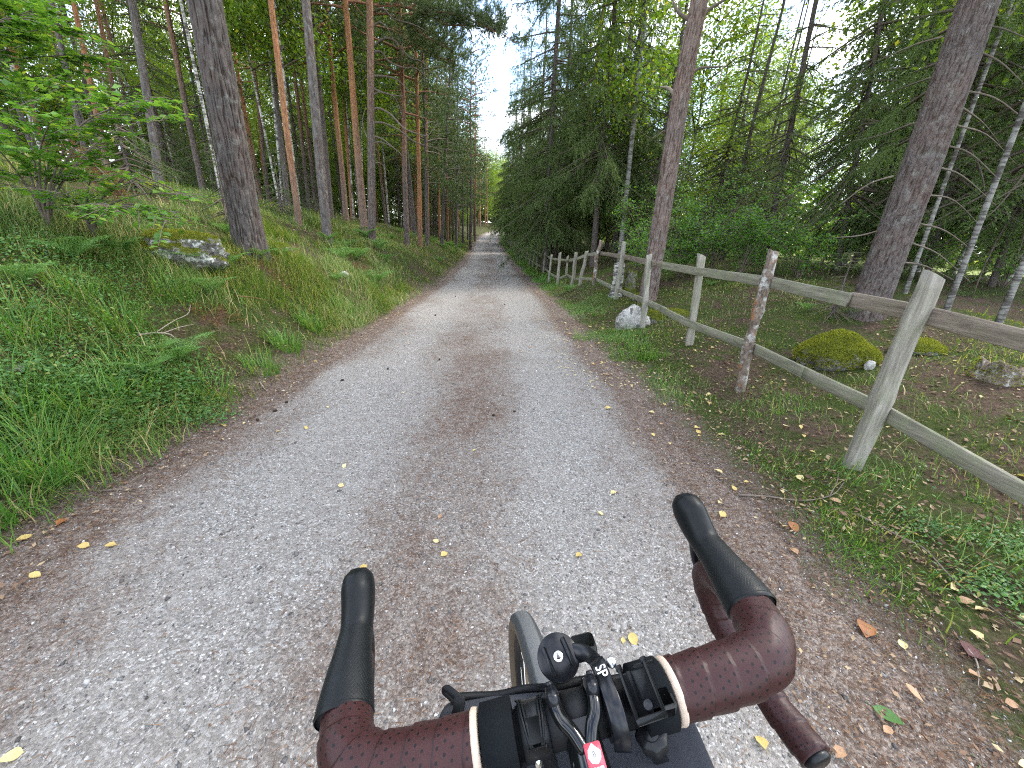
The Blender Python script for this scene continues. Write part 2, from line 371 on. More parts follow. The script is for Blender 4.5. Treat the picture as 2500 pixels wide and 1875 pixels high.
# ground sheet
def grid_axis(knots):
    out = []
    for (a, b, s) in knots: out.append(np.arange(a, b, s))
    out.append(np.array([knots[-1][1]])); return np.unique(np.round(np.concatenate(out), 4))
xs = grid_axis([(-400, -100, 60), (-100, -40, 10), (-40, -14, 2), (-14, -6, .4), (-6, 6, .09), (6, 14, .4), (14, 40, 2), (40, 100, 10), (100, 400, 60)])
ys = grid_axis([(-60, -8, 8), (-8, -1, .8), (-1, 9, .1), (9, 22, .3), (22, 60, 1.5), (60, 130, 5), (130, 410, 40)])
X, Y = np.meshgrid(xs, ys); Z = T(X, Y)
lat = X-cxr(Y)
Z = Z-(.03+.0012*np.clip(Y, 0, 100))*sm(1.60, 1.30, np.abs(lat))
ni, nj = X.shape
I, J = np.meshgrid(np.arange(ni-1), np.arange(nj-1), indexing='ij')
Fg = np.stack([I*nj+J, I*nj+J+1, (I+1)*nj+J+1, (I+1)*nj+J], -1).reshape(-1, 4)
def grit_col(g, co):
    """brown needle litter and grit, the same on the road's margins and the shoulders beside it"""
    peb = g.n('SeparateXYZ', Vector=g.n('TexVoronoi', Vector=co, Scale=150.0).outputs['Color']).outputs[0]; n3 = g.noise(co, 260, 2, .6); nb_ = g.noise(co, 22, 5, .65)
    c = g.ramp(g.math('ADD', g.math('MULTIPLY', n3, .5), g.math('MULTIPLY', peb, .5)), [(.2, (.080, .058, .047)), (.5, (.165, .128, .105)), (.72, (.27, .225, .19)), (.9, (.45, .41, .365))])
    return g.mix(g.ramp(nb_, [(.42, 0.0), (.62, .75)]), c, g.mix(1.0, c, (.68, .56, .48), 'MULTIPLY'))
def ground_mat():
    g = G('forest_floor'); co = g.co(); la = g.attr('lat')
    n1 = g.noise(co, .9, 6, .6); n2 = g.noise(co, 5, 6, .65); n3 = g.noise(co, 40, 5, .7); n4 = g.noise(co, 170, 3, .7)
    soil = g.ramp(n3, [(.25, (.030, .020, .014)), (.5, (.075, .050, .035)), (.75, (.16, .112, .078))])
    moss = g.ramp(n3, [(.25, (.018, .028, .007)), (.5, (.042, .060, .013)), (.8, (.095, .11, .025))])
    f = g.ramp(g.math('ADD', g.math('MULTIPLY', n1, .55), g.math('MULTIPLY', n2, .5)), [(.44, 0.0), (.56, 1.0)])
    c = g.mix(f, soil, moss)
    # the road's shoulders are bare brown litter
    sh = g.ramp(g.math('ADD', g.math('DIVIDE', g.math('ABSOLUTE', la), 4.0), g.math('MULTIPLY', g.math('SUBTRACT', n2, .5), .16)), [(.44, 0.0), (.53, 1.0)])
    grit = grit_col(g, co)
    c = g.mix(sh, grit, c)
    field = g.ramp(g.math('DIVIDE', la, 60.0), [(.42, 0.0), (.55, 1.0)])
    c = g.mix(field, c, (.20, .23, .075))
    h = g.math('ADD', g.math('MULTIPLY', n3, 1.0), g.math('MULTIPLY', n4, .5))
    return g.done(g.bsdf(c, .95, .1, g.bump(h, .8, .03)))
MAT['ground'] = ground_mat()
ground = obj('ground', [(np.stack([X, Y, Z], -1), Fg)], MAT['ground'], smooth=True, attrs={'lat': lat})
tag(ground, 'mossy forest floor and grassy verges along the gravel road', kind='structure')

# road sheet
ry = grid_axis([(-4, 9, .07), (9, 25, .3), (25, 60, 1), (60, 170, 3)]); rl = np.linspace(-2.0, 2.0, 67)
RL, RY = np.meshgrid(rl, ry); RX = RL+cxr(RY)
RZ = T(RX, RY)+.006-.05*sm(1.62, 2.0, np.abs(RL)+.16*vn(RX*1.7, RY*1.7)+.06*vn(RX*5, RY*5))+.004*vn(RX*9, RY*9)
ni, nj = RX.shape
I, J = np.meshgrid(np.arange(ni-1), np.arange(nj-1), indexing='ij')
Fr = np.stack([I*nj+J, I*nj+J+1, (I+1)*nj+J+1, (I+1)*nj+J], -1).reshape(-1, 4)
brown = litter_mask(RX, RY)
def road_mat():
    g = G('gravel_road'); co = g.co(); br = g.attr('brown')
    v1 = g.n('TexVoronoi', Vector=co, Scale=150.0); v2 = g.n('TexVoronoi', Vector=co, Scale=62.0)
    n1 = g.noise(co, 1.4, 5, .6); n2 = g.noise(co, 14, 5, .65); n3 = g.noise(co, 260, 2, .6)
    peb = g.n('SeparateXYZ', Vector=v1.outputs['Color']).outputs[0]
    peb2 = g.n('SeparateXYZ', Vector=v2.outputs['Color']).outputs[0]
    grey = g.ramp(peb, [(0, (.095, .088, .083)), (.4, (.192, .175, .157)), (.75, (.29, .266, .238)), (.93, (.42, .405, .39)), (1, (.68, .66, .62))])
    big = g.ramp(peb2, [(.88, 0.0), (.90, .6)])
    grey = g.mix(big, grey, g.ramp(peb2, [(.88, (.13, .125, .12)), (.94, (.26, .255, .25)), (1, (.48, .47, .45))]))
    dust = g.ramp(n2, [(.3, (.22, .196, .172)), (.7, (.33, .30, .266))])
    grey = g.mix(g.ramp(n1, [(.35, .25), (.65, .55)]), grey, dust)
    bn = grit_col(g, co)
    m = g.math('ADD', br, g.math('MULTIPLY', g.math('SUBTRACT', n2, .5), 1.3))
    c = g.mix(g.ramp(m, [(.12, 0.0), (1.05, 1.0)]), grey, bn)
    h = g.math('ADD', g.math('MULTIPLY', v1.outputs['Distance'], -.6), g.math('ADD', g.math('MULTIPLY', v2.outputs['Distance'], -.5), g.math('MULTIPLY', n3, .5)))
    return g.done(g.bsdf(c, .92, .2, g.bump(h, .75, .010)))
MAT['road'] = road_mat()
road = obj('road', [(np.stack([RX, RY, RZ], -1), Fr)], MAT['road'], smooth=True, attrs={'brown': brown})
tag(road, 'grey gravel forest road with pale wheel tracks and brown needle litter', kind='structure')
def RZat(x, y):
    l = np.asarray(x)-cxr(y)
    r = T(x, y)+.006-.05*sm(1.62, 2.0, np.abs(l)+.16*vn(np.asarray(x)*1.7, np.asarray(y)*1.7)+.06*vn(np.asarray(x)*5, np.asarray(y)*5))+.004*vn(np.asarray(x)*9, np.asarray(y)*9)
    return np.where(np.abs(l) < 2, np.maximum(r, T(x, y)-(.03+.0012*np.clip(y, 0, 100))*sm(1.60, 1.30, np.abs(l))), T(x, y))

def rhomb(base, d, nrm, L, Wd):
    n = len(base); d = unit(d); side = unit(np.cross(d, nrm)); L = np.broadcast_to(L, (n,))[:, None]; Wd = np.broadcast_to(Wd, (n,))[:, None]
    V = np.stack([base, base+d*L*.45+side*Wd/2, base+d*L, base+d*L*.45-side*Wd/2], 1).reshape(-1, 3); k = np.arange(n)[:, None]*4
    return V, np.concatenate([k+np.array([[0, 2, 1]]), k+np.array([[0, 3, 2]])])
# ------------------------------------------------------------------ uncountable ground cover
def stuff(name, parts, mat_, label, smooth=False):
    return tag(obj(name, parts, mat_, smooth=smooth), label, kind='stuff')
# gravel
def scatter_xy(n, l0, l1, y0, y1, power=1.6):
    y = y0+(y1-y0)*rng.random(n)**power; l = l0+(l1-l0)*rng.random(n)
    return l+cxr(y), y
def stones(x, y, r, sink=.35):
    n = len(x); o = np.array([[1, 0, 0], [-1, 0, 0], [0, 1, 0], [0, -1, 0], [0, 0, 1], [0, 0, -1]], float)
    s = rng.uniform(.6, 1.25, (n, 1, 3))*r[:, None, None]*np.array([1, 1, .62]); V = o[None]*s*(1+.3*rng.normal(size=(n, 6, 1)).clip(-1, 1))
    V[..., :2] += rng.normal(size=(n, 6, 2))*r[:, None, None]*.28
    a = rng.random(n)*6.283; c, si = np.cos(a)[:, None], np.sin(a)[:, None]
    vx, vy = V[..., 0]*c-V[..., 1]*si, V[..., 0]*si+V[..., 1]*c
    t = rng.normal(size=(n, 1))*.5; vz = V[..., 2]+vx*t
    V = np.stack([vx+x[:, None], vy+y[:, None], vz+(RZat(x, y)+r*(.5-sink))[:, None]], -1)
    Ft = np.array([[0, 2, 4], [2, 1, 4], [1, 3, 4], [3, 0, 4], [2, 0, 5], [1, 2, 5], [3, 1, 5], [0, 3, 5]])
    return V.reshape(-1, 3), (np.arange(n)[:, None, None]*6+Ft[None]).reshape(-1, 3)
x, y = scatter_xy(50000, -2.0, 2.15, .1, 6.5, 1.25); r = .0019+.0036*rng.random(len(x))**2+.004*(rng.random(len(x)) > .985)
x2, y2 = scatter_xy(650, -1.9, 2.1, .1, 5.5, 1.2); r2 = .006+.006*rng.random(len(x2))**2
stuff('gravel', [stones(np.concatenate([x, x2]), np.concatenate([y, y2]), np.concatenate([r, r2]))], MAT['stones'], 'loose grey and white gravel stones scattered over the road')
# brown needles on the road and shoulders
x, y = scatter_xy(60000, -2.3, 2.1, .1, 7.5, 1.3); keep = litter_mask(x, y)+.15 > rng.random(len(x))*1.1; x, y = x[keep], y[keep]
a = rng.random(len(x))*6.283; d = np.stack([np.cos(a), np.sin(a), rng.normal(size=len(x))*.12], -1)
b = np.stack([x, y, RZat(x, y)+.004], -1)
stuff('needle_litter', [needles(b, unit(d), rng.uniform(.02, .06, len(x)), .0021)], MAT['deadneedle'], 'fallen brown pine needles lying on the gravel')
# crumbly leaf litter on the shoulders and the right verge
def litter(n, l0, l1, y0, y1, s0, s1, pw=1.4, lift=.008):
    x, y = scatter_xy(n, l0, l1, y0, y1, pw); a = rng.random(n)*6.283
    d = unit(np.stack([np.cos(a), np.sin(a), rng.normal(size=n)*.25], -1)); nr = unit(np.stack([rng.normal(size=n)*.35, rng.normal(size=n)*.35, np.ones(n)], -1))
    s = rng.uniform(s0, s1, n); return rhomb(np.stack([x, y, RZat(x, y)+lift+.012*rng.random(n)], -1), d, nr, s, s*rng.uniform(.3, .7, n))
stuff('leaf_litter', [litter(9000, -2.45, -1.5, .5, 14, .008, .032), litter(9000, 1.25, 2.6, .2, 12, .007, .028), litter(16000, 2.0, 7, .2, 12, .01, .045), litter(12000, -8, -2.2, .5, 11, .012, .05, 1.2, .02)], MAT['litter'], 'brown crumbled leaf litter along both shoulders')

# grass
def blades(x, y, L, Wd, lean, dirb=None, lift=0.0, seg=3):
    n = len(x); a = rng.random(n)*6.283 if dirb is None else dirb
    d = np.stack([np.cos(a), np.sin(a), np.zeros(n)], -1); s = np.stack([-np.sin(a), np.cos(a), np.zeros(n)], -1)
    base = np.stack([x, y, T(x, y)-.01+lift], -1); up = np.array([0, 0, 1.])
    Vs = []; L = np.asarray(L)[:, None]; lean = np.asarray(lean)[:, None]; Wd = np.asarray(Wd)[:, None]
    for k in range(seg+1):
        t = k/seg; ang = lean*t
        p = base+up*L*t*np.cos(ang*.8)+d*L*t*np.sin(ang)
        w = Wd*(1-t)**.7*.5
        if k < seg: Vs += [p-s*w, p+s*w]
        else: Vs.append(p)
    V = np.stack(Vs, 1); m = V.shape[1]; Fs = []
    for k in range(seg-1): Fs += [[2*k, 2*k+1, 2*k+3], [2*k, 2*k+3, 2*k+2]]
    Fs.append([2*seg-2, 2*seg-1, 2*seg])
    return V.reshape(-1, 3), (np.arange(n)[:, None, None]*m+np.array(Fs)[None]).reshape(-1, 3)
def grass_patch(n, l0, l1, y0, y1, L0, L1, w, pw, dens=None, clump=0.5, lean=(.3, 1.5)):
    y = y0+(y1-y0)*rng.random(n)**pw; l = l0+(l1-l0)*rng.random(n); x = l+cxr(y)
    m = np.clip(.46+1.3*fbm(x*1.5, y*1.5, 21, 3), .05, 1.1)
    if dens is not None: m = m*dens(l, y)
    k = m > rng.random(n)*clump; x, y, l = x[k], y[k], l[k]; n = len(x)
    hgt = .75+.5*fbm(x*.8+5, y*.8, 31, 3)
    wind = 6.283*vn(x*.6, y*.6, 4)+rng.normal(size=n)*1.1
    L = rng.uniform(L0, L1, n)*hgt*np.clip((np.abs(l)-1.45)*1.6, .35, 1)
    return blades(x, y, L, w*rng.uniform(.7, 1.3, n)*(1+y*.035), rng.uniform(*lean, n), wind)
edge_l = lambda l, y: sm(-1.65, -2.0, l)
edge_r = lambda l, y: sm(1.6, 1.95, l)
gp = [grass_patch(62000, -5.0, -1.75, .3, 9, .14, .44, .0058, 1.15, edge_l, .8),
      grass_patch(26000, -11, -3.5, 1.5, 18, .14, .42, .008, 1.1, None, .9),
      grass_patch(26000, -5.5, -1.7, 9, 60, .12, .42, .009, 1.7, edge_l, .7),
      grass_patch(9000, -20, -5, 8, 40, .12, .34, .012, 1.3, None, 1.0)]
stuff('bank_grass', gp, MAT['grass'], 'uneven grass on the bank left of the road, green and straw coloured')
lush_r = lambda l, y: edge_r(l, y)*np.exp(-((l-2.0)/.45)**2)
gp = [grass_patch(24000, 1.5, 3.0, 4.5, 16, .07, .22, .005, 1.5, lush_r, .55),
      grass_patch(16000, 1.45, 2.6, 15, 75, .12, .34, .011, 1.4, lush_r, .5),
      grass_patch(30000, 1.6, 3.2, .1, 6, .03, .12, .0038, 1.1, lambda l, y: edge_r(l, y)*.85*sm(-.4, .3, fbm(l*2+3, y*2, 44, 3)), .9)]
stuff('verge_grass', gp, MAT['grass_lush'], 'bright green short grass on the right verge below the fence')
gp = [grass_patch(30000, 1.9, 6.0, .1, 10, .05, .18, .0045, 1.1, lambda l, y: .8+0*l, 1.0),
      grass_patch(9000, 3.0, 16, 3, 30, .08, .25, .010, 1.2, None, 1.1)]
stuff('woodland_grass', gp, MAT['grass'], 'sparse grass between fence and trees on the right')
# tufts of longer grass on the left bank
tp = []
for (px, py, n, L) in [(120, 1150, 260, .42), (220, 1010, 200, .38), (330, 950, 160, .34), (60, 1010, 160, .40), (700, 850, 200, .30), (640, 905, 160, .26), (760, 800, 180, .30), (840, 760, 160, .28), (520, 960, 110, .26), (300, 790, 150, .36), (190, 720, 140, .36), (910, 700, 150, .3), (60, 820, 150, .4), (430, 720, 130, .32), (1420, 830, 90, .22), (1560, 850, 100, .24), (1460, 770, 90, .22), (20, 1240, 160, .32)]:
    p, _ = hit(px, py); rr = .05+.09*rng.random(n)**.5; a = rng.random(n)*6.283
    tp.append(blades(p[0]+rr*np.cos(a), p[1]+rr*np.sin(a), rng.uniform(.5, 1.05, n)*L, rng.uniform(.004, .008, n), rng.uniform(.3, 1.5, n), a+rng.normal(size=n)*.6))
stuff('grass_tufts', tp, MAT['grass_lush'], 'long arching tufts of lush grass on the left bank')
# moss carpet
def moss(n, l0, l1, y0, y1, pw=1.2):
    y = y0+(y1-y0)*rng.random(n)**pw; l = l0+(l1-l0)*rng.random(n); x = l+cxr(y); k = fbm(x*1.0+40, y*1.0, 2, 3) > .02+.25*rng.random(n)
    x, y = x[k], y[k]; n = len(x)
    return blades(x, y, rng.uniform(.015, .045, n), rng.uniform(.004, .008, n)*(1+y*.05), rng.uniform(.2, 1.2, n), seg=2)
stuff('moss_carpet', [moss(40000, 2.1, 8, .1, 11), moss(14000, -9, -2.6, .8, 11)], MAT['moss'], 'yellow green moss carpet between the grass')
# bilberry and other low leafy cover on the left bank
def lowleaf(n, cx_, cy_, rx, ry_, h, s, spread=1.0):
    a = rng.random(n)*6.283; q = rng.random(n)**.5; x = cx_+rx*q*np.cos(a); y = cy_+ry_*q*np.sin(a)
    x = x+.05*rng.normal(size=n); y = y+.05*rng.normal(size=n)
    hh = h*(.45+.55*np.clip(.6+fbm(x*4, y*4, 1, 2)*.9, 0, 1))*(1-.5*q**3)
    z = T(x, y)+hh*rng.random(n)**.45
    d = unit(np.stack([rng.normal(size=n), rng.normal(size=n), rng.normal(size=n)*.35], -1)); nr = unit(np.stack([rng.normal(size=n)*.4, rng.normal(size=n)*.4-.1, np.ones(n)], -1))
    L = s*rng.uniform(.7, 1.3, n); return leaves(np.stack([x, y, z], -1), d, nr, L, L*.62, .12)
bl = []
for (px, py, n, rx, ry_, h, s) in [(300, 960, 2600, .45, .38, .20, .026), (150, 990, 2000, .4, .35, .2, .027), (420, 900, 1500, .35, .3, .18, .025), (60, 1060, 1200, .35, .3, .18, .026), (480, 1010, 900, .25, .22, .14, .022), (90, 680, 2600, .8, .6, .26, .024), (240, 660, 1800, .7, .5, .22, .022), (20, 780, 1500, .5, .4, .22, .025),
                                    (1450, 745, 1800, .5, .7, .2, .02), (1400, 720, 900, .4, .8, .22, .02), (1480, 700, 1300, .6, .8, .25, .02), (2440, 1450, 500, .14, .1, .07, .02), (2250, 1290, 260, .12, .1, .05, .018), (2470, 1340, 350, .16, .12, .06, .02)]:
    p, _ = hit(px, py); bl.append(lowleaf(n, p[0], p[1], rx, ry_, h, s))
x, y = scatter_xy(9000, -8, -2.4, .8, 12, 1.2); k = fbm(x*.9+9, y*.9, 8, 3) > .12; x, y = x[k], y[k]; n = len(x)
d = unit(np.stack([rng.normal(size=n), rng.normal(size=n), rng.normal(size=n)*.3], -1)); nr = unit(np.stack([rng.normal(size=n)*.4, rng.normal(size=n)*.4, np.ones(n)], -1))
bl.append(leaves(np.stack([x, y, T(x, y)+.16*rng.random(n)], -1), d, nr, rng.uniform(.016, .03, n), .015, .12))
x, y = scatter_xy(2600, 2.0, 6, .2, 9, 1.2); n = len(x)
d = unit(np.stack([rng.normal(size=n), rng.normal(size=n), rng.normal(size=n)*.3], -1)); nr = unit(np.stack([rng.normal(size=n)*.4, rng.normal(size=n)*.4, np.ones(n)], -1))
k = fbm(x*1.7+9, y*1.7, 5, 3) > .1; d, nr, x, y = d[k], nr[k], x[k], y[k]; n = len(x)
bl.append(leaves(np.stack([x, y, T(x, y)+.05*rng.random(n)], -1), d, nr, rng.uniform(.014, .03, n), .014, .12))
stuff('bilberry_cover', bl, MAT['bilberry'], 'low leafy bilberry growth spreading over the left bank and verge')
# ------------------------------------------------------------------ foliage generators (local: base at origin, z up)
def spruce_crown(seed, h, cb, Lmax, nb, tw=15, nn=24, hang=.7, nl=.034, nw=.0085, zdense=99):
    r = np.random.default_rng(seed); wood = []; S = []; D = []; TL = []; HG = []
    for i in range(nb):
        u = r.random()**1.55; z = cb+(h-cb)*u; L = Lmax*(1-u)**.75*(.7+.45*r.random())*(.55+.45*min(1, (u+.05)/.12)); L = max(L, .25)
        az = i*2.399963+r.normal()*.4; e = .25-.75*(1-u)+r.normal()*.12; o = np.array([math.cos(az), math.sin(az), 0]); sd_ = np.array([-o[1], o[0], 0])
        t = np.linspace(0, 1, 6)[:, None]; path = np.array([0, 0, z])+o*L*t*(1-.06*t)+np.array([0, 0, 1])*L*(e*t-.35*t*t+.28*t**3)+sd_*L*.12*r.normal()*t*t
        wood.append(tube(path, np.linspace(.008+.012*L, .004, 6), 4, False))
        m = max(6, int(L*tw*(1 if z < zdense else .5))); tt = .12+.88*r.random(m)**.8
        P = np.stack([np.interp(tt, t[:, 0], path[:, k]) for k in range(3)], -1); sg = r.choice([-1, 1], m)[:, None]
        d = unit(sd_*sg*r.uniform(.35, .9, m)[:, None]+o*r.uniform(.3, .8, m)[:, None]+r.normal(size=(m, 3))*.15+np.array([0, 0, -.15]))
        S.append(P); D.append(d); TL.append((.12+.34*r.random(m))*(1.15-.55*tt)*min(1.15, .45+L*.4)*(1+.5*hang)); HG.append(np.full(m, hang)*r.uniform(.3, 1.3, m))
    S, D, TL, HG = np.concatenate(S), np.concatenate(D), np.concatenate(TL), np.concatenate(HG)
    m = len(S); k = np.repeat(np.arange(m), nn); s = r.random(len(k))**.9; tl = TL[k][:, None]; hg = HG[k][:, None]; s_ = s[:, None]
    dn = np.array([0, 0, -1.]); P = S[k]+D[k]*tl*s_*(1-.35*hg*s_)+dn*tl*hg*s_**1.6
    tan = unit(D[k]*(1-.7*hg*s_)+dn*hg*1.6*s_); q = unit(tan*.75+unit(r.normal(size=P.shape))*.62)
    fol = needles(P, q, nl*r.uniform(.7, 1.4, len(P)), nw*r.uniform(.7, 1.3, len(P)), r)
    return fol, wood
def pine_tufts(P, d, r, per=20, nl=.06, nw=.007, sl=.12):
    k = np.repeat(np.arange(len(P)), per); s = r.random(len(k))[:, None]
    b = P[k]+d[k]*s*sl; q = unit(d[k]*.8+unit(r.normal(size=b.shape))*.75)
    return needles(b, q, nl*r.uniform(.7, 1.25, len(b)), nw*r.uniform(.8, 1.2, len(b)), r)
def pine_crown(seed, h, cb, Lm, nb, per=18, dens=15, nl=.07, nw=.009):
    r = np.random.default_rng(seed); wood = []; Ps = []; Ds = []
    for i in range(nb):
        u = (i+r.random())/nb; z = cb+(h-cb)*u; L = Lm*(1-.75*u**1.6)*(.5+.6*r.random()); az = i*2.4+r.normal()*.5
        o = np.array([math.cos(az), math.sin(az), 0]); sd_ = np.array([-o[1], o[0], 0]); t = np.linspace(0, 1, 6)[:, None]; e = .15+.5*u+r.normal()*.15; b = r.normal()*.18
        path = np.array([0, 0, z])+o*L*t+np.array([0, 0, 1])*L*(e*t+.35*np.sin(t*3.1+r.random()*2)*.3)+sd_*L*b*np.sin(t*2.6)
        wood.append(tube(path, np.linspace(.012+.016*L, .005, 6), 4, False))
        m = max(8, int(L*dens)); tt = .3+.7*r.random(m)**.7; P = np.stack([np.interp(tt, t[:, 0], path[:, k]) for k in range(3)], -1)
        off = unit(r.normal(size=(m, 3))*np.array([1, 1, .45]))*(r.random(m)**.6*.38*L**.6)[:, None]; Ps.append(P+off); Ds.append(unit(off*1.2+o*.4+np.array([0, 0, .55])+r.normal(size=(m, 3))*.25))
    return pine_tufts(np.concatenate(Ps), np.concatenate(Ds), r, per, nl, nw), wood
def leaf_crown(seed, h, cb, Lm, nl, size, nb=22, clump=.32, hang=.3, narrow=1.0):
    r = np.random.default_rng(seed); wood = []; C_ = []
    for i in range(nb):
        u = (i+r.random())/nb; z = cb+(h-cb)*u*.92; L = Lm*math.sin(math.pi*(.18+.78*u))**.8*(.6+.5*r.random())*narrow; az = i*2.4+r.normal()*.5
        o = np.array([math.cos(az), math.sin(az), 0]); t = np.linspace(0, 1, 6)[:, None]
        path = np.array([0, 0, z])+o*L*t+np.array([0, 0, 1])*L*(.75*t-.35*t*t)+r.normal(size=(6, 3))*.05*L*t
        wood.append(tube(path, np.linspace(.01+.012*L, .004, 6), 4, False))
        m = max(3, int(L*5)); tt = .25+.75*r.random(m); P = np.stack([np.interp(tt, t[:, 0], path[:, k]) for k in range(3)], -1)
        C_.append(P+r.normal(size=(m, 3))*np.array([.28, .28, .2])*L**.5)
    C_ = np.concatenate(C_); k = r.integers(0, len(C_), nl); e = r.normal(size=(nl, 3))*clump*np.array([1, 1, .75]); P = C_[k]+e
    d = unit(r.normal(size=(nl, 3))*np.array([1, 1, .5])+np.array([0, 0, -hang])); nr = unit(r.normal(size=(nl, 3))*.7+np.array([0, 0, 1]))
    s = size*r.uniform(.7, 1.3, nl); return rhomb(P, d, nr, s, s*.72), wood
def twig_mesh(name, wood, m): return mesh(name, wood, m)
CR = {}
def add_crown(key, fw, leafm, woodm):
    fol, wood = fw; CR[key] = (mesh(key+'_crown', [fol], leafm), mesh(key+'_branches', wood, woodm))
for i in range(3): add_crown('pine%d' % i, pine_crown(20+i, 17, (5.6, 6.6, 4.6)[i], 2.5, 46, 15, 17, .13, .024), MAT['pine'], MAT['redlimb'])
add_crown('pinelow', pine_crown(31, 13, 2.6, 2.0, 50, 15, 19, .13, .026), MAT['pine'], MAT['deadwood'])
add_crown('spruceA', spruce_crown(41, 17, 2.0, 2.9, 170, 22, 24, 1.0, .060, .018, 13), MAT['spruce'], MAT['twig'])
add_crown('spruceB', spruce_crown(42, 18, 3.0, 2.7, 160, 22, 24, 1.0, .060, .018, 14), MAT['spruce'], MAT['twig'])
add_crown('spruceC', spruce_crown(43, 14, 1.6, 2.6, 110, 17, 24, .5, .05, .014, 8), MAT['spruce'], MAT['twig'])
add_crown('spruceS', spruce_crown(44, 2.2, .1, .95, 60, 26, 20, .25, .026, .0065), MAT['spruce'], MAT['twig'])
add_crown('juniper', spruce_crown(45, 2.6, .1, .55, 70, 30, 20, .1, .024, .006), MAT['spruce'], MAT['twig'])
for i in range(2): add_crown('leafy%d' % i, leaf_crown(50+i, 15-2*i, (2.4, 1.6)[i], 2.7, 13000, .125, 30, .40), MAT['birch_leaf'], MAT['twig'])
add_crown('birch', leaf_crown(55, 16, 4.0, 2.0, 10000, .115, 28, .36, .8), MAT['birch_leaf'], MAT['twig'])

def trunk_parts(base, axis, H, dia, seg=10, n=22, flare=.35, wob=.012, r=None, top=.12, disp=None, zmax=None):
    r = r or rng; zt = zmax or H
    u = np.linspace(0, 1, n)**1.25; z = -.25+u*(zt+.25)
    sx, sy = r.random(2)*99
    P = np.asarray(base)+np.outer(z, axis)+np.stack([wob*z*vn(z*.35+sx, 0.5), wob*z*vn(z*.35+sy, 9.5), 0*z], -1)*sm(0, 2, z)[:, None]*1.0
    zz = np.clip(z, 0, None); R = dia/2*((1-zz/H)*(1-top)+top)*(1+flare*np.exp(-zz/.22))
    gap = None
    if disp is not None:
        sl = np.concatenate([[0], np.cumsum(np.linalg.norm(np.diff(P, axis=0), axis=1))]); k = disp(np.linspace(0, 2*math.pi, seg, endpoint=False)[None, :], sl[:, None]); q = np.percentile(k, 60); gap = np.clip((q-k)/(q-k.min()), 0, 1).ravel()
    tp_ = tube(P, R, seg, False, disp=disp); parts = [tp_]
    if zmax:   # the plain upper stem, above the part seen close
        z2 = np.linspace(zt-.15, H, 10); P2 = P[-1]+np.outer(z2-zt, axis); parts.append(tube(P2, dia/2*((1-z2/H)*(1-top)+top), 12, False)); gap = np.concatenate([gap, np.zeros(120)])
    return parts, gap, R
def tree(name, base, axis, H, dia, bark_, crown=None, cs=1.0, label=None, cat='tree', group=None, seg=10, flare=.3, rot=None, n=22, disp=None, zmax=None, wob=.012):
    axis = unit(np.asarray(axis, float)); o = empty(name, base); tag(o, label, cat, group)
    tp_, gap, R = trunk_parts(base, axis, H, dia, seg, n, flare, disp=disp, zmax=zmax, wob=wob)
    tr_ = obj('trunk', tp_, MAT[bark_], o, smooth=True, attrs=None if gap is None else {'gap': gap})
    if crown:
        q = Vector((0, 0, 1)).rotation_difference(Vector(axis)); rz = rng.random()*6.283 if rot is None else rot
        m = q.to_matrix().to_4x4() @ Matrix.Rotation(rz, 4, 'Z')
        for nm, me in (('crown', CR[crown][0]), ('branches', CR[crown][1])):
            c = link(nm, me, o); c['kind'] = 'stuff'; c.rotation_euler = m.to_euler(); c.scale = (cs,)*3 if not isinstance(cs, tuple) else cs
    return o, tr_
def px_tree(base_px, top_px, wpx, exp=.27, dia=None, depth=None):
    """base point on the ground, trunk axis and diameter from where a tree stands in the photograph"""
    b, t = hit(*base_px); texp = exp*F_PX/wpx
    if depth is None and (t > 1.5*texp or t < .5*texp): depth = texp
    if depth: t = depth; b = CAM+ray(*base_px)*t; b[2] = TZ(b[0], b[1])
    rr = ray(*top_px); k = np.linalg.norm((b-CAM)[:2])/np.linalg.norm(rr[:2]); top = CAM+rr*k
    cph = abs((b-CAM)[:2]@(cf[:2]/np.linalg.norm(cf[:2])))/np.linalg.norm((b-CAM)[:2])   # a round stem looks wider off the lens axis
    return b, unit(top-b), (dia or wpx*t/F_PX*cph*.92), t
def limb(name, path, r0, r1, m, parent, seg=6, n=10): return obj(name, [tube(crv(path, n), np.linspace(r0, r1, n)**1.0, seg)], m, parent, smooth=True)

# ------------------------------------------------------------------ the trees that stand out
def plates(s1, s2, amp, seed):
    """bark plates: radius offset from ridged noise stretched along the stem"""
    def f(th, s):
        a, b = np.cos(th), np.sin(th)
        w = .35*vn(a*4+seed, b*4, s*2.5)
        n1 = np.abs(vn(a*s1+seed+w, b*s1, s*s2+w)); n2 = np.abs(vn(a*s1*2.1, b*s1*2.1+seed, s*s2*2.0+w)); n3 = vn(a*s1*5, b*s1*5, s*s2*7+seed)
        return amp*(np.minimum(n1*3.2, 1)-.8+.5*(np.minimum(n2*3, 1)-.7)+.22*n3)
    return f
LT = []   # (x, y) of trees already placed
# big dark trunk on the left bank
b, ax, dia, t = px_tree((616, 622), (495, 0), 88, .5); print('T1', b, dia, t); LT.append(b)
o, tr_ = tree('pine_tree', b, ax, 21, dia*.98, 'bark_near_grey', 'pine1', 1.15, 'thick dark trunk with deeply cracked bark, nearest tree on the left bank', 'tree', seg=150, n=250, flare=.16, disp=plates(7.5, 3.0, .021, 3), zmax=7.5)
for (px, py, qx, qy, rr) in [(505, 62, 492, 78, .012), (520, 140, 508, 130, .010), (540, 2, 560, -4, .018)]:
    p0 = at(px, py, t*.99); limb('branch_stub', [p0, at((px+qx)/2, (py+qy)/2-2, t*.965), at(qx, qy, t*.945)], rr, rr*.5, MAT['deadwood'], o, 6, 4)
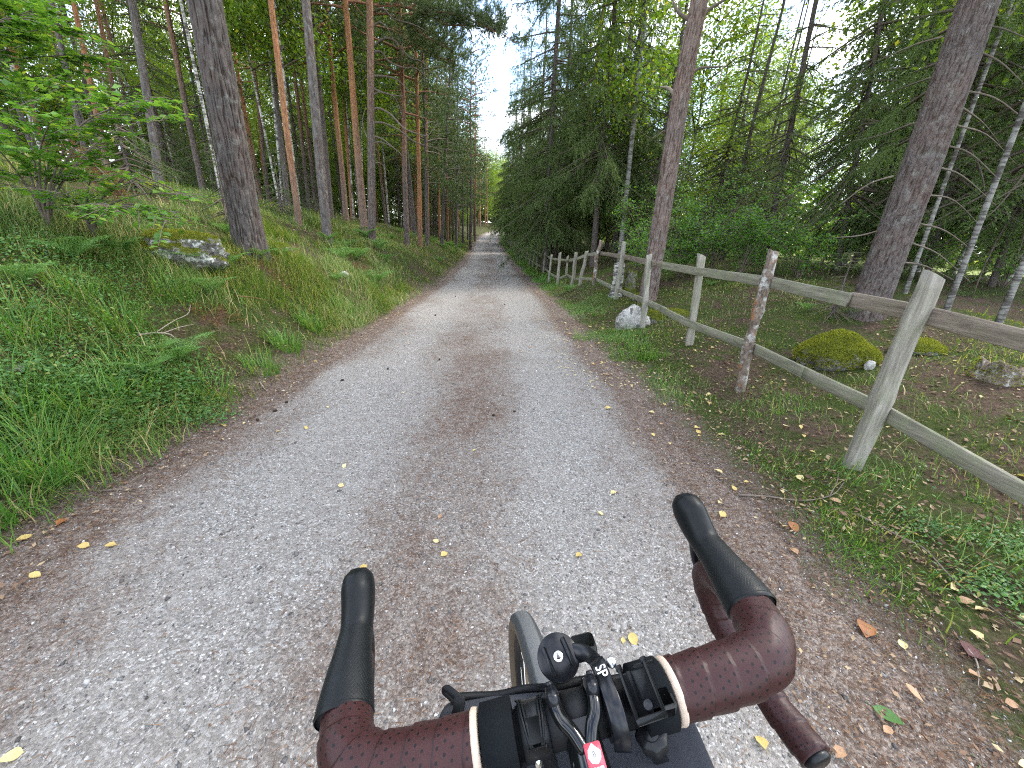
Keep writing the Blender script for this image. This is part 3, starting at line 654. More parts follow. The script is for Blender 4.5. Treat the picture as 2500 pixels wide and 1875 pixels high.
# slim and grey trunks left of centre
specs = [
 ('pine_tree', (731, 553), (659, 0), 17, 'bark_red', 'pine0', 'slim reddish pine trunk leaning left, between the thick dark trunk and the grey trunk'),
 ('pine_tree', (792, 520), (742, 0), 27, 'bark_grey', 'pine1', 'stout grey trunk on the left bank behind the dark young juniper'),
 ('pine_tree', (806, 512), (768, 60), 16, 'bark_spruce', 'pine2', 'grey trunk standing close against the right side of the stout grey trunk'),
 ('pine_tree', (842, 505), (797, 0), 15, 'bark_red', 'pine2', 'red-brown pine left of the long-branched pine, leftmost of a tight pair'),
 ('pine_tree', (858, 500), (822, 0), 12, 'bark_red', 'pine0', 'red-brown pine left of the long-branched pine, rightmost of a tight pair'),
 ('pine_tree', (688, 405), (650, 0), 16, 'bark_grey', 'pine2', 'grey trunk behind the slim reddish pine, next to two white birches'),
 ('pine_tree', (640, 395), (599, 0), 13, 'bark_pine', 'pine0', 'straight brown pine just right of the thick dark trunk'),
 ('pine_tree', (737, 370), (700, 0), 13, 'bark_pine', 'pine1', 'brown pine far back between slim reddish pine and stout grey trunk'),
 ('pine_tree', (392, 452), (326, 0), 25, 'bark_grey', 'pine2', 'grey trunk with short dead stubs, behind the hazel branches on the left'),
 ('pine_tree', (484, 415), (402, 0), 18, 'bark_pine', 'pine0', 'orange-brown pine just left of the thick dark trunk'),
 ('pine_tree', (212, 400), (124, 0), 20, 'bark_grey', 'pine1', 'dark grey trunk far left behind the leafy hazel'),
 ('pine_tree', (300, 380), (232, 0), 16, 'bark_pine', 'pine0', 'brown pine far left, right of the dark grey trunk'),
 ('pine_tree', (255, 390), (176, 0), 18, 'bark_red', 'pine2', 'reddish pine far left between dark grey trunk and brown pine'),
 ('pine_tree', (988, 490), (978, 0), 15, 'bark_pine', 'pine2', 'brown pine just right of the long-branched pine, grey at its foot'),
 ('pine_tree', (1024, 553), (1012, 0), 13, 'bark_red', 'pine0', 'orange-barked pine near the road, nearest of the two orange trunks'),
 ('pine_tree', (1043, 520), (1036, 0), 10.5, 'bark_red', 'pine1', 'orange-barked pine near the road, right of the other orange trunk'),
 ('pine_tree', (1077, 556), (1102, 150), 10, 'bark_grey', 'pinelow', 'thin dark pine leaning right over the verge with bare lower branches'),
 ('pine_tree', (1113, 548), (1117, 250), 8, 'bark_grey', 'pinelow', 'thin grey pine at the road edge right of the leaning pine'),
 ('pine_tree', (1148, 545), (1150, 300), 7, 'bark_spruce', 'pine0', 'grey pine trunk beside the far road, leftmost of a far row'),
 ('pine_tree', (1160, 543), (1162, 300), 5, 'bark_red', 'pine2', 'thin red pine beside the far road, second of a far row')]
for (nm, bp, tp_, wp, bk, crn, lab) in specs:
    b, ax, dia, t = px_tree(bp, tp_, wp); dia = min(max(dia, .10), .45); LT.append(b); print(lab[:28], np.round(b, 1), round(dia, 2))
    H = 17+3*rng.random() if crn != 'pinelow' else 13
    tree(nm, b, ax, H, dia, bk, crn, H/17 if crn != 'pinelow' else 1.0, lab, 'tree', flare=.2, seg=12, n=26)
# long-branched pine at the roadside
b, ax, dia, t = px_tree((905, 556), (903, 0), 22, .3, depth=13.0); print('P1', b, dia, t); LT.append(b); P1t = t
p1, tr_ = tree('pine_tree', b, ax, 19, dia, 'bark_pine', 'pine1', 1.1, 'pine beside the road with many long bare drooping branches on its right side', 'tree', seg=20, n=60, flare=.2)
def zb(px, py, k=1.0): return at(px, py, t*k)
for pts_, r0 in [([(906, 118), (935, 95), (965, 100), (1000, 140), (1030, 150), (1055, 180)], .035), ([(907, 30), (935, 22), (960, 45), (1010, 60), (1045, 78)], .035),
                 ([(906, 68), (925, 55), (945, 70), (965, 105), (985, 130), (1015, 145)], .03), ([(906, 130), (930, 126), (950, 150), (985, 165), (1012, 165), (1040, 185)], .035),
                 ([(906, 186), (940, 186), (970, 195), (995, 218), (1030, 240)], .03), ([(906, 238), (925, 225), (960, 232), (985, 235)], .028), ([(910, 216), (940, 228), (965, 240), (982, 280)], .026),
                 ([(906, 270), (925, 264), (955, 280), (985, 312), (1015, 325), (1045, 330), (1068, 300)], .032), ([(906, 300), (935, 300), (975, 318), (1010, 345), (1050, 358), (1090, 365)], .032),
                 ([(908, 330), (935, 340), (960, 360), (982, 378)], .022), ([(906, 350), (930, 347), (955, 358), (985, 380)], .022), ([(906, 402), (925, 397), (940, 410), (953, 424)], .018),
                 ([(900, 345), (885, 300), (893, 258)], .016), ([(901, 180), (880, 200), (858, 230)], .016)]:
    j = rng.uniform(-.12, .12); P = [zb(px, py, 1+j*i/len(pts_)) for i, (px, py) in enumerate(pts_)]
    limb('dead_branch', P, r0*1.25, r0*.28, MAT['deadwood'], p1, 6, 16)
def pine_limb(pts_, r0, seed, parent, fol=(.4, 1), dens=60, spread=.45, wood='redlimb', up=.25):
    r = np.random.default_rng(seed); P = crv(np.array(pts_), 24); L = np.linalg.norm(np.diff(P, axis=0), axis=1).sum()
    br = obj('branch', [tube(P, np.linspace(r0, r0*.25, 24), 7)], MAT[wood], parent, smooth=True)
    tw = []; Ps = []; Ds = []; m = int(L*dens); tt = r.uniform(fol[0], fol[1], max(8, m//14))
    for q in tt:
        s = np.array([np.interp(q*23, np.arange(24), P[:, k]) for k in range(3)]); d = unit(r.normal(size=3)*np.array([1, 1, .45])+np.array([0, 0, up])); l = spread*(.5+r.random())
        e = s+d*l+np.array([0, 0, .12*l]); tw.append(tube(np.stack([s, s+d*l*.5, e]), [.007, .005, .003], 4, False))
        k = 16; f = r.random(k)[:, None]; Ps.append(s+(e-s)*(.25+.75*f)+r.normal(size=(k, 3))*.07); Ds.append(unit(d+r.normal(size=(k, 3))*.6+np.array([0, 0, .45])))
    obj('twigs', tw, MAT['deadwood'], br)['kind'] = 'stuff'; obj('needles', [pine_tufts(np.concatenate(Ps), np.concatenate(Ds), r, 24, .075, .011, .14)], MAT['pine'], br)['kind'] = 'stuff'
pine_limb([zb(906, 14), zb(950, 10, .99), zb(1000, 20, .97), zb(1050, 34, .95), zb(1085, 30, .93), zb(1150, 50, .9), zb(1215, 80, .87)], .055, 1, p1, (.42, 1), 190, .65)
pine_limb([zb(906, 34), zb(950, 36, 1.0), zb(1000, 60, 1.02), zb(1050, 95, 1.03), zb(1100, 120, 1.03)], .035, 2, p1, (.35, 1), 220, .65)
pine_limb([zb(1050, 34, .95), zb(1090, 60, .94), zb(1140, 62, .92), zb(1200, 70, .9), zb(1260, 105, .87)], .03, 3, p1, (.1, 1), 190, .5)
pine_limb([zb(1000, 20, .97), zb(1040, -10, .98), zb(1090, -25, 1.0), zb(1150, -20, 1.0)], .03, 4, p1, (.1, 1), 200, .65)
pine_limb([zb(906, 60, 1.0), zb(960, 75, 1.05), zb(1010, 110, 1.1), zb(1070, 140, 1.12), zb(1110, 150, 1.12)], .03, 5, p1, (.4, 1), 230, .65)

# tall leaning pine behind the fence on the right
b, ax, dia, t = px_tree((1588, 690), (1706, 0), 47, depth=7.8); print('R1', b, dia, t); LT.append(b)
r1, tr_ = tree('pine_tree', b, ax, 20, dia, 'bark_near_right', 'pine0', 1.2, 'tall pine trunk leaning right behind the fence, with a few crooked bare branches', 'tree', seg=110, n=230, flare=.12, disp=plates(6.0, 6.0, .012, 8), zmax=9)
def zr(px, py, k=1.0): return at(px, py, t*k)
for pts_, r0, m in [([(1645, 230), (1632, 215), (1612, 212)], .035, 'palewood'), ([(1690, 178), (1710, 166), (1740, 164), (1765, 162)], .03, 'deadwood'), ([(1765, 162), (1755, 200), (1735, 225), (1716, 258)], .014, 'palewood'),
                 ([(1684, 48), (1665, 38), (1650, 22), (1643, 2)], .04, 'deadwood'), ([(1712, 40), (1735, 20), (1760, 5), (1790, -12)], .04, 'deadwood'), ([(1716, -5), (1717, 40), (1714, 66)], .016, 'palewood'), ([(1665, 38), (1657, 12), (1660, -6)], .018, 'deadwood')]:
    limb('dead_branch', [zr(px, py, .985+.0*i) for i, (px, py) in enumerate(pts_)], r0*1.1, r0*.45, MAT[m], r1, 7, 12)
# big rough trunk far right
b, ax, dia, t = px_tree((2123, 742), (2394, 0), 104, depth=5.3); print('R4', b, dia, t); LT.append(b)
r4, tr_ = tree('spruce_tree', b, ax, 22, dia, 'bark_near_spruce', None, 1, 'big rough grey trunk leaning right behind the nearest fence post, with thin dead branches', 'tree', seg=150, n=260, flare=.10, disp=plates(12, 12, .010, 5), zmax=8)
def zs(px, py, k=1.0): return at(px, py, t*k)
for i, (x0, y0, x1, y1, x2, y2) in enumerate([(2372, 118, 2440, 150, 2500, 205), (2360, 222, 2430, 240, 2500, 290), (2330, 305, 2410, 330, 2480, 400), (2310, 355, 2370, 375, 2440, 440), (2290, 408, 2350, 430, 2430, 500), (2255, 475, 2330, 490, 2400, 560), (2240, 545, 2310, 565, 2390, 625), (2215, 590, 2290, 620, 2370, 690), (2200, 640, 2260, 650, 2340, 690), (2392, 60, 2450, 70, 2520, 100), (2345, 260, 2400, 300, 2440, 350), (2270, 440, 2240, 430, 2190, 470),
                                                    (2180, 430, 2120, 450, 2050, 500), (2230, 300, 2150, 330, 2080, 345), (2300, 90, 2230, 110, 2140, 150), (2160, 560, 2100, 575, 2040, 580), (2270, 190, 2200, 215, 2130, 240)]):
    k = rng.uniform(-.2, .25); limb('dead_branch', [zs(x0, y0, 1.0), zs(x1, y1, 1+k*.5), zs(x2, y2, 1+k)], .014, .004, MAT['deadwood'], r4, 5, 9)
# green hanging boughs of that spruce, above
def spruce_bough(pts_, seed, parent, tw=40, nn=34, hang=1.0, r0=.022):
    r = np.random.default_rng(seed); P = crv(np.array(pts_), 20); L = np.linalg.norm(np.diff(P, axis=0), axis=1).sum(); br = obj('branch', [tube(P, np.linspace(r0, .005, 20), 6)], MAT['twig'], parent, smooth=True)
    m = int(L*tw); q = r.uniform(.12, 1, m); S = np.stack([np.interp(q*19, np.arange(20), P[:, k]) for k in range(3)], -1); o = unit(P[-1]-P[0]); sd_ = unit(np.cross(o, [0, 0, 1]))
    D = unit(sd_*r.choice([-1, 1], m)[:, None]*r.uniform(.4, 1, m)[:, None]+o*r.uniform(.3, .8, m)[:, None]+r.normal(size=(m, 3))*.15)
    TL = r.uniform(.2, .55, m)*(1.1-.5*q); HG = hang*r.uniform(.3, 1.2, m)
    k = np.repeat(np.arange(m), nn); s = r.random(len(k))[:, None]; tl = TL[k][:, None]; hg = HG[k][:, None]; dn = np.array([0, 0, -1.])
    b_ = S[k]+D[k]*tl*s*(1-.35*hg*s)+dn*tl*hg*s**1.6; tan = unit(D[k]*(1-.7*hg*s)+dn*hg*1.6*s)
    obj('needles', [needles(b_, unit(tan*.75+unit(r.normal(size=b_.shape))*.6), .034*r.uniform(.7, 1.4, len(b_)), .010, r)], MAT['spruce'], br)['kind'] = 'stuff'
for i, pts_ in enumerate([[(2350, 20), (2260, 40), (2150, 90), (2060, 160)], [(2340, 60), (2240, 110), (2130, 170), (2030, 260)], [(2300, 150), (2210, 190), (2120, 260), (2040, 350)], [(2270, 220), (2170, 290), (2080, 360), (1990, 450)], [(2240, 330), (2150, 380), (2070, 440), (1980, 520)], [(2380, -40), (2280, -30), (2170, 0), (2080, 60)], [(2420, 30), (2460, 60), (2520, 140)], [(2410, -30), (2470, 0), (2540, 60)]]):
    spruce_bough([zs(px, py, 1.0+(.10+.09*i % .4)*j) for j, (px, py) in enumerate(pts_)], 200+i, r4)

# spruces and birches right of the road
specs = [
 ('spruce_tree', (1409, 622), (1462, 100), 16, 'bark_pine', 'spruceA', 'spruce with a pale brown bare lower trunk behind the fence corner'),
 ('spruce_tree', (1446, 650), (1492, 100), 16, 'bark_spruce', 'spruceB', 'dark spruce just right of the pale-trunked spruce behind the fence'),
 ('spruce_tree', (1333, 612), (1357, 100), 17, 'bark_grey', 'spruceA', 'thick dark spruce trunk behind the fence left of the pale-trunked spruce'),
 ('spruce_tree', (1309, 608), (1330, 100), 10, 'bark_spruce', 'spruceB', 'slender spruce in the dark row along the fence, left of the thick dark trunk'),
 ('spruce_tree', (1356, 622), (1390, 100), 12, 'bark_spruce', 'spruceA', 'spruce in the dark row behind the fence, right of the thick dark trunk'),
 ('spruce_tree', (1257, 585), (1262, 200), 8, 'bark_grey', 'spruceC', 'farthest small spruce standing right at the fence beside the road'),
 ('spruce_tree', (1283, 598), (1298, 150), 9, 'bark_spruce', 'spruceB', 'spruce close to the far fence, second from the road bend'),
 ('spruce_tree', (1480, 620), (1540, 60), 13, 'bark_spruce', 'spruceB', 'spruce behind the fence between the pale-trunked spruce and the white birch'),
 ('spruce_tree', (1874, 600), (1996, 0), 19, 'bark_spruce', 'spruceC', 'thin-crowned spruce right of the leaning pine with sky showing through its top'),
 ('birch_tree', (1518, 600), (1560, 150), 14.01, 'bark_birch_shaded', 'birch', 'white birch trunk behind the fence left of the leaning pine'),
 ('birch_tree', (2309, 760), (2494, 283), 11, 'bark_birch_shaded', 'birch', 'thin white birch leaning right beyond the big rough trunk'),
 ('birch_tree', (2210, 715), (2325, 400), 9, 'bark_birch_shaded', 'birch', 'slender birch close behind the big rough trunk, nearer it than the other'),
 ('birch_tree', (2437, 790), (2560, 500), 12, 'bark_birch_shaded', 'birch', 'greyish birch at the far right edge above the top rail'),
 ('birch_tree', (668, 408), (600, 100), 6.5, 'bark_birch', 'birch', 'white birch stem in the left forest, leftmost of a crossing pair'),
 ('birch_tree', (676, 412), (654, 100), 6.5, 'bark_birch', 'birch', 'white birch stem in the left forest, rightmost of a crossing pair'),
 ('birch_tree', (716, 398), (690, 150), 7, 'bark_birch', 'birch', 'white birch stem right behind the slim reddish pine'),
 ('birch_tree', (853, 430), (838, 150), 5, 'bark_birch', 'birch', 'thin white birch left of the long-branched pine'),
 ('birch_tree', (873, 400), (882, 200), 5, 'bark_birch', 'birch', 'thin white birch close to the long-branched pine'),
 ('birch_tree', (525, 400), (440, 0), 10, 'bark_birch', 'birch', 'white birch partly hidden by the left side of the thick dark trunk')]
for (nm, bp, tp_, wp, bk, crn, lab) in specs:
    b, ax, dia, t = px_tree(bp, tp_, wp, {'birch_tree': .22 if wp == 14.01 else .10}.get(nm, .32)); dia = min(max(dia, .07), .42); LT.append(b); print(lab[:28], np.round(b, 1), round(dia, 2))
    H = 16+3*rng.random()
    tree(nm, b, ax, H, dia, bk, crn, {'spruceC': 14, 'birch': 16}.get(crn, 17.5) and 1.0, lab, 'tree', flare=.2, seg=12, n=26)
for (bp, tp_, wp, dep, crn, lab) in [((2250, 705), (2380, 200), 20, 9.5, 'spruceC', 'dark spruce behind the big rough trunk, left of the thin leaning birch'), ((2400, 740), (2560, 300), 20, 8.5, 'spruceC', 'dark spruce behind the thin leaning birch at the right edge'), ((2150, 690), (2230, 300), 16, 11.5, 'spruceA', 'dense spruce hidden behind the big rough trunk'), ((2040, 670), (2120, 200), 16, 11.0, 'spruceC', 'spruce just left of the big rough trunk with dark low boughs'), ((2330, 715), (2450, 300), 16, 12.0, 'spruceA', 'dense dark spruce at the right between the leaning birches'), ((2560, 760), (2700, 300), 18, 8.0, 'spruceC', 'dark spruce reaching in from beyond the right edge')]:
    b, ax, dia, t = px_tree(bp, tp_, wp, .2, depth=dep); LT.append(b); tree('spruce_tree', b, ax, 15, min(dia, .2), 'bark_spruce', crn, 1.0, lab, 'tree', flare=.2, seg=10, n=20)
for (px, dep, crn, cs, nm, lab) in [(1164, 40, 'pinelow', 1.3, 'pine_tree', 'low-branched pine leaning its crown towards the far road from the left, nearest of three'), (1176, 51, 'pinelow', 1.35, 'pine_tree', 'low-branched pine on the left of the far road, middle one of three'), (1184, 62, 'pinelow', 1.35, 'pine_tree', 'low-branched pine on the left of the far road, farthest of three'),
                                    (1249, 36, 'spruceB', 1.0, 'spruce_tree', 'spruce standing close to the far road on the right, nearest of three'), (1242, 48, 'spruceA', 1.05, 'spruce_tree', 'spruce close to the far road on the right, middle one of three'), (1237, 60, 'spruceB', 1.1, 'spruce_tree', 'spruce close to the far road on the right, farthest of three')]:
    b = at(px, 565, dep); lo = -2.7 if px < 1200 else 2.75; b[0] = min(b[0], cxr(b[1])+lo) if px < 1200 else max(b[0], cxr(b[1])+lo); b[2] = TZ(b[0], b[1]); LT.append(b)
    tree(nm, b, (0.0, 0, 1), 16, .22, 'bark_grey', crn, cs, lab, 'tree', flare=.2, seg=8, n=16)
# ------------------------------------------------------------------ the forest around them
def fill(n, lab, name, group, chooser, xr, yr, keep, minsp=1.5):
    k = 0; tries = 0
    while k < n and tries < n*60:
        tries += 1; y = yr[0]+(yr[1]-yr[0])*rng.random(); x = cxr(y)+xr[0]+(xr[1]-xr[0])*rng.random()
        p = np.array([x, y, TZ(x, y)]); q = proj(p+np.array([0, 0, 1.5]))
        if q[2] < 3 or q[0] < -120 or q[0] > 2620 or not keep(x, y, q): continue
        if any((x-a[0])**2+(y-a[1])**2 < minsp**2 for a in LT): continue
        LT.append(p); nm, bk, crn, dia, H, cs = chooser(x, y, q)
        tree(nm, p, (rng.normal()*.025, rng.normal()*.02, 1), H, dia, bk, crn, cs, lab, 'tree', group, seg=8, n=14, flare=.2); k += 1
    print(name, k)
def ch_left(x, y, q):
    u = rng.random()
    if u < .52: return 'pine_tree', ['bark_pine', 'bark_red', 'bark_grey'][rng.integers(0, 3)], 'pine%d' % rng.integers(0, 3), rng.uniform(.16, .30), 18, rng.uniform(.95, 1.15)
    if u < .74: return 'birch_tree', 'bark_birch', 'birch', rng.uniform(.09, .16), 16, rng.uniform(.85, 1.05)
    if u < .88: return 'spruce_tree', 'bark_spruce', 'spruceC', rng.uniform(.12, .22), 14, rng.uniform(.7, 1.0)
    return 'leafy_tree', 'bark_grey', 'leafy%d' % rng.integers(0, 2), rng.uniform(.1, .18), 13, rng.uniform(.8, 1.0)
def ch_lroad(x, y, q):
    u = rng.random()
    if u < .62: return 'pine_tree', ['bark_grey', 'bark_red'][rng.integers(0, 2)], 'pinelow', rng.uniform(.14, .24), 13*1.15, rng.uniform(1.0, 1.35)
    return ch_left(x, y, q)
fill(135, 'slender trunk in the dense background forest left of the road', 'left', 'background trees left of the road', ch_left, (-36, -4.6), (7, 60), lambda x, y, q: q[2] > 12.5 and q[0] < 1130, 1.35)
fill(44, 'slender tree in the roadside forest far ahead on the left', 'leftroad', 'far roadside trees on the left', ch_lroad, (-13, -3.2), (17, 75), lambda x, y, q: q[0] > 960 and q[0] < 1178, 1.2)
def ch_far(x, y, q):
    u = rng.random()
    if u < .4: return 'leafy_tree', 'bark_grey', 'leafy%d' % rng.integers(0, 2), .2, 14, rng.uniform(1.0, 1.35)
    if u < .7: return 'pine_tree', 'bark_red', 'pine%d' % rng.integers(0, 3), .26, 17, rng.uniform(.8, 1.0)
    return 'spruce_tree', 'bark_spruce', 'spruceA', .25, 16, rng.uniform(.8, 1.1)
fill(58, 'distant tree where the road bends away out of sight', 'far', 'distant trees at the road bend', ch_far, (-30, -3.2), (80, 125), lambda x, y, q: 1080 < q[0] < 1330, 1.4)
def ch_right(x, y, q):
    u = rng.random()
    if q[0] < 1560: return 'spruce_tree', 'bark_spruce', 'spruce'+'AB'[rng.integers(0, 2)], rng.uniform(.16, .3), 17, rng.uniform(.9, 1.1)
    if u < .36: return 'leafy_tree', 'bark_birch', 'leafy%d' % rng.integers(0, 2), rng.uniform(.1, .2), 14, rng.uniform(.9, 1.2)
    if u < .42: return 'birch_tree', 'bark_birch', 'birch', rng.uniform(.09, .15), 16, rng.uniform(.9, 1.1)
    return 'spruce_tree', 'bark_spruce', 'spruceC', rng.uniform(.14, .24), 14, rng.uniform(.7, 1.0)
fill(34, 'spruce in the dark stand behind the fence right of the road', 'rightnear', 'spruces in the dark stand on the right', ch_right, (3.2, 13), (15, 72), lambda x, y, q: 1222 < q[0] < 1560, 1.4)
fill(60, 'tree in the pale green wood beyond the fence', 'rightfar', 'trees beyond the fence on the right', ch_right, (6, 30), (8, 45), lambda x, y, q: q[0] > 1560 and q[2] > 12 and not (1850 < q[0] < 2110 and rng.random() < .75), 1.4)

# ------------------------------------------------------------------ shrubs and young trees
def shrub(name, p, seed, nl, size, R, H, stems, leafm, label, group=None, cat='bush', flat=.6):
    r = np.random.default_rng(seed); o = empty(name, p); tag(o, label, cat, group); wood = []; Ps = []; Ds = []
    for i in range(stems):
        az = r.random()*6.283; l = R*(.4+.7*r.random()); e = np.array([math.cos(az)*l, math.sin(az)*l, H*(.5+.6*r.random())])
        P = crv([np.zeros(3)-[0, 0, .1], e*np.array([.3, .3, .55])+r.normal(size=3)*.05*H, e], 8)+p; wood.append(tube(P, np.linspace(.012, .004, 8), 5, False))
        for j in range(7):
            q = r.uniform(.25, 1); s = np.array([np.interp(q*7, np.arange(8), P[:, k]) for k in range(3)]); d = unit(r.normal(size=3)*np.array([1, 1, .35])); L = R*r.uniform(.25, .6)
            wood.append(tube(np.stack([s, s+d*L*.6+[0, 0, .04*L], s+d*L]), [.005, .004, .002], 4, False)); m = max(4, nl//(stems*7)); f = r.random(m)[:, None]
            Ps.append(s+d*L*(f*.95+.1)+r.normal(size=(m, 3))*np.array([.12, .12, .07])*R*.55); Ds.append(unit(d*.7+r.normal(size=(m, 3))*np.array([.8, .8, .35])))
    P = np.concatenate(Ps); D = np.concatenate(Ds); n = len(P); nr = unit(r.normal(size=(n, 3))*(1-flat)+np.array([0, 0, 1])); s = size*r.uniform(.65, 1.25, n)
    obj('stems', wood, MAT['twig'], o)['kind'] = 'stuff'; obj('foliage', [rhomb(P, D, nr, s, s*.7)], leafm, o)['kind'] = 'stuff'; return o
for i, (px, py, dep, R, H, nl) in enumerate([(1600, 640, 9.5, 1.1, 2.2, 2300), (1665, 640, 10, 1.2, 2.0, 2300), (1740, 640, 9.5, 1.2, 2.0, 2300), (1810, 640, 9, 1.2, 1.9, 2300), (1880, 650, 9.5, 1.3, 1.8, 2000), (1960, 650, 9, 1.2, 1.7, 1800), (1620, 590, 13, 1.5, 2.9, 2000), (1730, 590, 13, 1.6, 3.0, 2000), (1850, 590, 13, 1.6, 2.4, 2000), (2010, 640, 12, 1.5, 1.9, 1600), (1560, 630, 11.5, .9, 1.9, 1500), (2230, 720, 9, 1.2, 1.3, 1000), (2420, 760, 8.5, 1.2, 1.2, 1000)]):
    p = at(px, py, dep); p[2] = TZ(p[0], p[1])
    lab = ('leafy green bush at the foot of the leaning pine' if i == 0 else 'leafy green bush in the undergrowth beyond the fence'); shrub('leafy_bush', p, 300+i, nl, .062, R, H, 7, MAT['bush_leaf'], lab, None if i == 0 else 'bushes in the undergrowth beyond the fence')
for i, (px, py, R, H, lab) in enumerate([(1125, 545, .9, 1.9, 'bright green bush on the verge at the far left of the road'), (1240, 585, 1.0, 2.4, 'bright leafy bush where the fence meets the far bend'), (960, 545, .6, .9, 'small leafy sapling at the foot of the orange-barked pine')]):
    p, t = hit(px, py)
    if i == 1: p = np.array([cxr(42)+2.9, 42, TZ(cxr(42)+2.9, 42)])
    shrub('leafy_bush', p, 330+i, 1500, .075 if i < 2 else .06, R, H, 6, MAT['bush_leaf'] if i != 1 else MAT['birch_leaf'], lab)
def conifer_bush(nm, px, py, key, cs, lab, grp=None, dia=.05):
    p, t = hit(px, py); o, _ = tree(nm, p, (0, 0, 1), 2.0*cs, dia, 'bark_spruce', key, cs, lab, 'young tree', grp, seg=6, n=8); return o
conifer_bush('young_spruce', 330, 470, 'spruceS', 1.0, 'young dark spruce on the left between hazel and thick dark trunk')
conifer_bush('young_spruce', 560, 560, 'spruceS', .6, 'low young spruce hidden left of the foot of the thick dark trunk')
conifer_bush('juniper_bush', 690, 520, 'spruceS', .75, 'low bushy juniper behind the slim reddish pine')
conifer_bush('juniper_bush', 770, 520, 'spruceS', .7, 'dark bushy juniper in front of the stout grey trunk')
conifer_bush('juniper_bush', 880, 515, 'juniper', 1.05, 'upright dark juniper left behind the long-branched pine')
conifer_bush('juniper_bush', 845, 500, 'juniper', .95, 'upright dark juniper between red-brown pines and long-branched pine')
conifer_bush('young_spruce', 990, 520, 'spruceS', .9, 'young spruce behind the orange-barked pines on the left')
conifer_bush('young_spruce', 2030, 775, 'spruceS', .42, 'small spruce seedling behind the mossy mound at the right')
conifer_bush('young_spruce', 2090, 770, 'spruceS', .36, 'tiny spruce seedling in front of the big rough trunk')
p, t = hit(60, 430); print('edge spruce', p, t)
# hazel reaching in from the left
def hazel(root_p, tips, seed, label, lsize=.075, dens=34):
    r = np.random.default_rng(seed); o = empty('hazel_bush', root_p); tag(o, label, 'bush'); wood = []; B = []; D = []
    for tip in tips:
        tip = np.asarray(tip); mid = root_p*.45+tip*.55+np.array([0, 0, .35*np.linalg.norm(tip-root_p)*.5]); P = crv([root_p, root_p*.75+mid*.25+[0, 0, .15], mid, tip], 22); wood.append(tube(P, np.linspace(.013, .003, 22), 6, False))
        ax_ = unit(tip-mid); sd_ = unit(np.cross(ax_, [0, 0, 1])); L = np.linalg.norm(tip-root_p)
        for j in range(int(L*13)):
            q = r.uniform(.35, 1); s = np.array([np.interp(q*21, np.arange(22), P[:, k]) for k in range(3)]); d = unit(ax_*.7+sd_*r.choice([-1, 1])*r.uniform(.4, 1)+r.normal(size=3)*.12); l = r.uniform(.15, .42)
            e = s+d*l-[0, 0, .08*l]; wood.append(tube(np.stack([s, (s+e)/2+[0, 0, .02], e]), [.004, .003, .0015], 4, False))
            m = int(l*dens)+2; f = np.linspace(.15, 1, m)[:, None]; B.append(s+(e-s)*f); sg = np.where(np.arange(m) % 2, 1, -1)[:, None]; D.append(unit(d*.5+np.cross(d, [0, 0, 1])*sg*.9+r.normal(size=(m, 3))*.2))
    B = np.concatenate(B); D = np.concatenate(D); n = len(B); s = lsize*r.uniform(.6, 1.15, n); nr = unit(r.normal(size=(n, 3))*.28+np.array([0, 0, 1]))
    obj('stems', wood, MAT['deadwood'], o, smooth=True)['kind'] = 'stuff'; obj('foliage', [leaves(B, D, nr, s, s*.82, .06)], MAT['hazel_leaf'], o)['kind'] = 'stuff'; return o
p, t = hit(120, 560); print('hazel', p, t)
hazel(p, [at(370, 235, t*1.0), at(300, 250, t*.9), at(200, 240, t*.95), at(80, 220, t*.9), at(420, 290, t*1.15), at(120, 300, t*.85), at(20, 260, t*.85), at(-40, 330, t*.8)], 5, 'leafy hazel bush at the left edge with layers of broad green leaves')
p2_, t2 = hit(230, 580)
hazel(p2_, [at(480, 480, t2*1.0), at(430, 520, t2*.95), at(330, 440, t2*.95), at(220, 440, t2*.9), at(150, 470, t2*.85), at(90, 400, t2*.9), at(300, 520, t2*.85), at(420, 545, t2*.9)], 6, 'low hazel sprays hanging in front of the lichen-covered boulder', .07, 28)
p3_ = at(-160, 420, 4.0); p3_[2] = TZ(p3_[0], p3_[1])
hazel(p3_, [at(150, 60, 3.7), at(90, 20, 3.5), at(190, 130, 3.9), at(60, 110, 3.5), at(230, 185, 4.1), at(20, 40, 3.3), at(110, -30, 3.7), at(150, 210, 3.8), at(0, 180, 3.4), at(40, -60, 3.4), at(180, 0, 4.1)], 7, 'hazel boughs hanging into the top left corner of the picture', .075, 40)

# ------------------------------------------------------------------ far woods that close the view
def far_wood(n, az0, az1, d0, d1, h0, h1, size, seed):
    r = np.random.default_rng(seed); k = int(n/55); az = r.uniform(az0, az1, k); d = r.uniform(d0, d1, k); x = np.sin(az)*d; y = np.cos(az)*d; H = r.uniform(h0, h1, k); z0 = T(x, y); w = r.uniform(1.3, 2.6, k)
    i = np.repeat(np.arange(k), 55); u = r.random(len(i)); a = r.random(len(i))*6.283; q = w[i]*(1.05-u)**.7*r.random(len(i))**.5
    P = np.stack([x[i]+q*np.cos(a), y[i]+q*np.sin(a), z0[i]+.3+H[i]*u], -1); dd = unit(r.normal(size=P.shape)*np.array([1, 1, .6])); nr = unit(r.normal(size=P.shape)); s = size*r.uniform(.6, 1.4, len(i))
    return rhomb(P, dd, nr, s, s*.6)
ra = math.radians
stuff('distant_wood', [far_wood(16000, ra(-60), ra(-14), 42, 75, 6, 13, .75, 1), far_wood(14000, ra(-12), ra(12), 118, 165, 9, 17, 1.2, 2)], MAT['far_leaf'], 'distant green wood closing the view behind the trees')
stuff('field_edge_wood', [far_wood(15000, ra(14), ra(75), 55, 85, 4, 10, .8, 3)], MAT['birch_leaf'], 'pale green wood edge far beyond the fence')
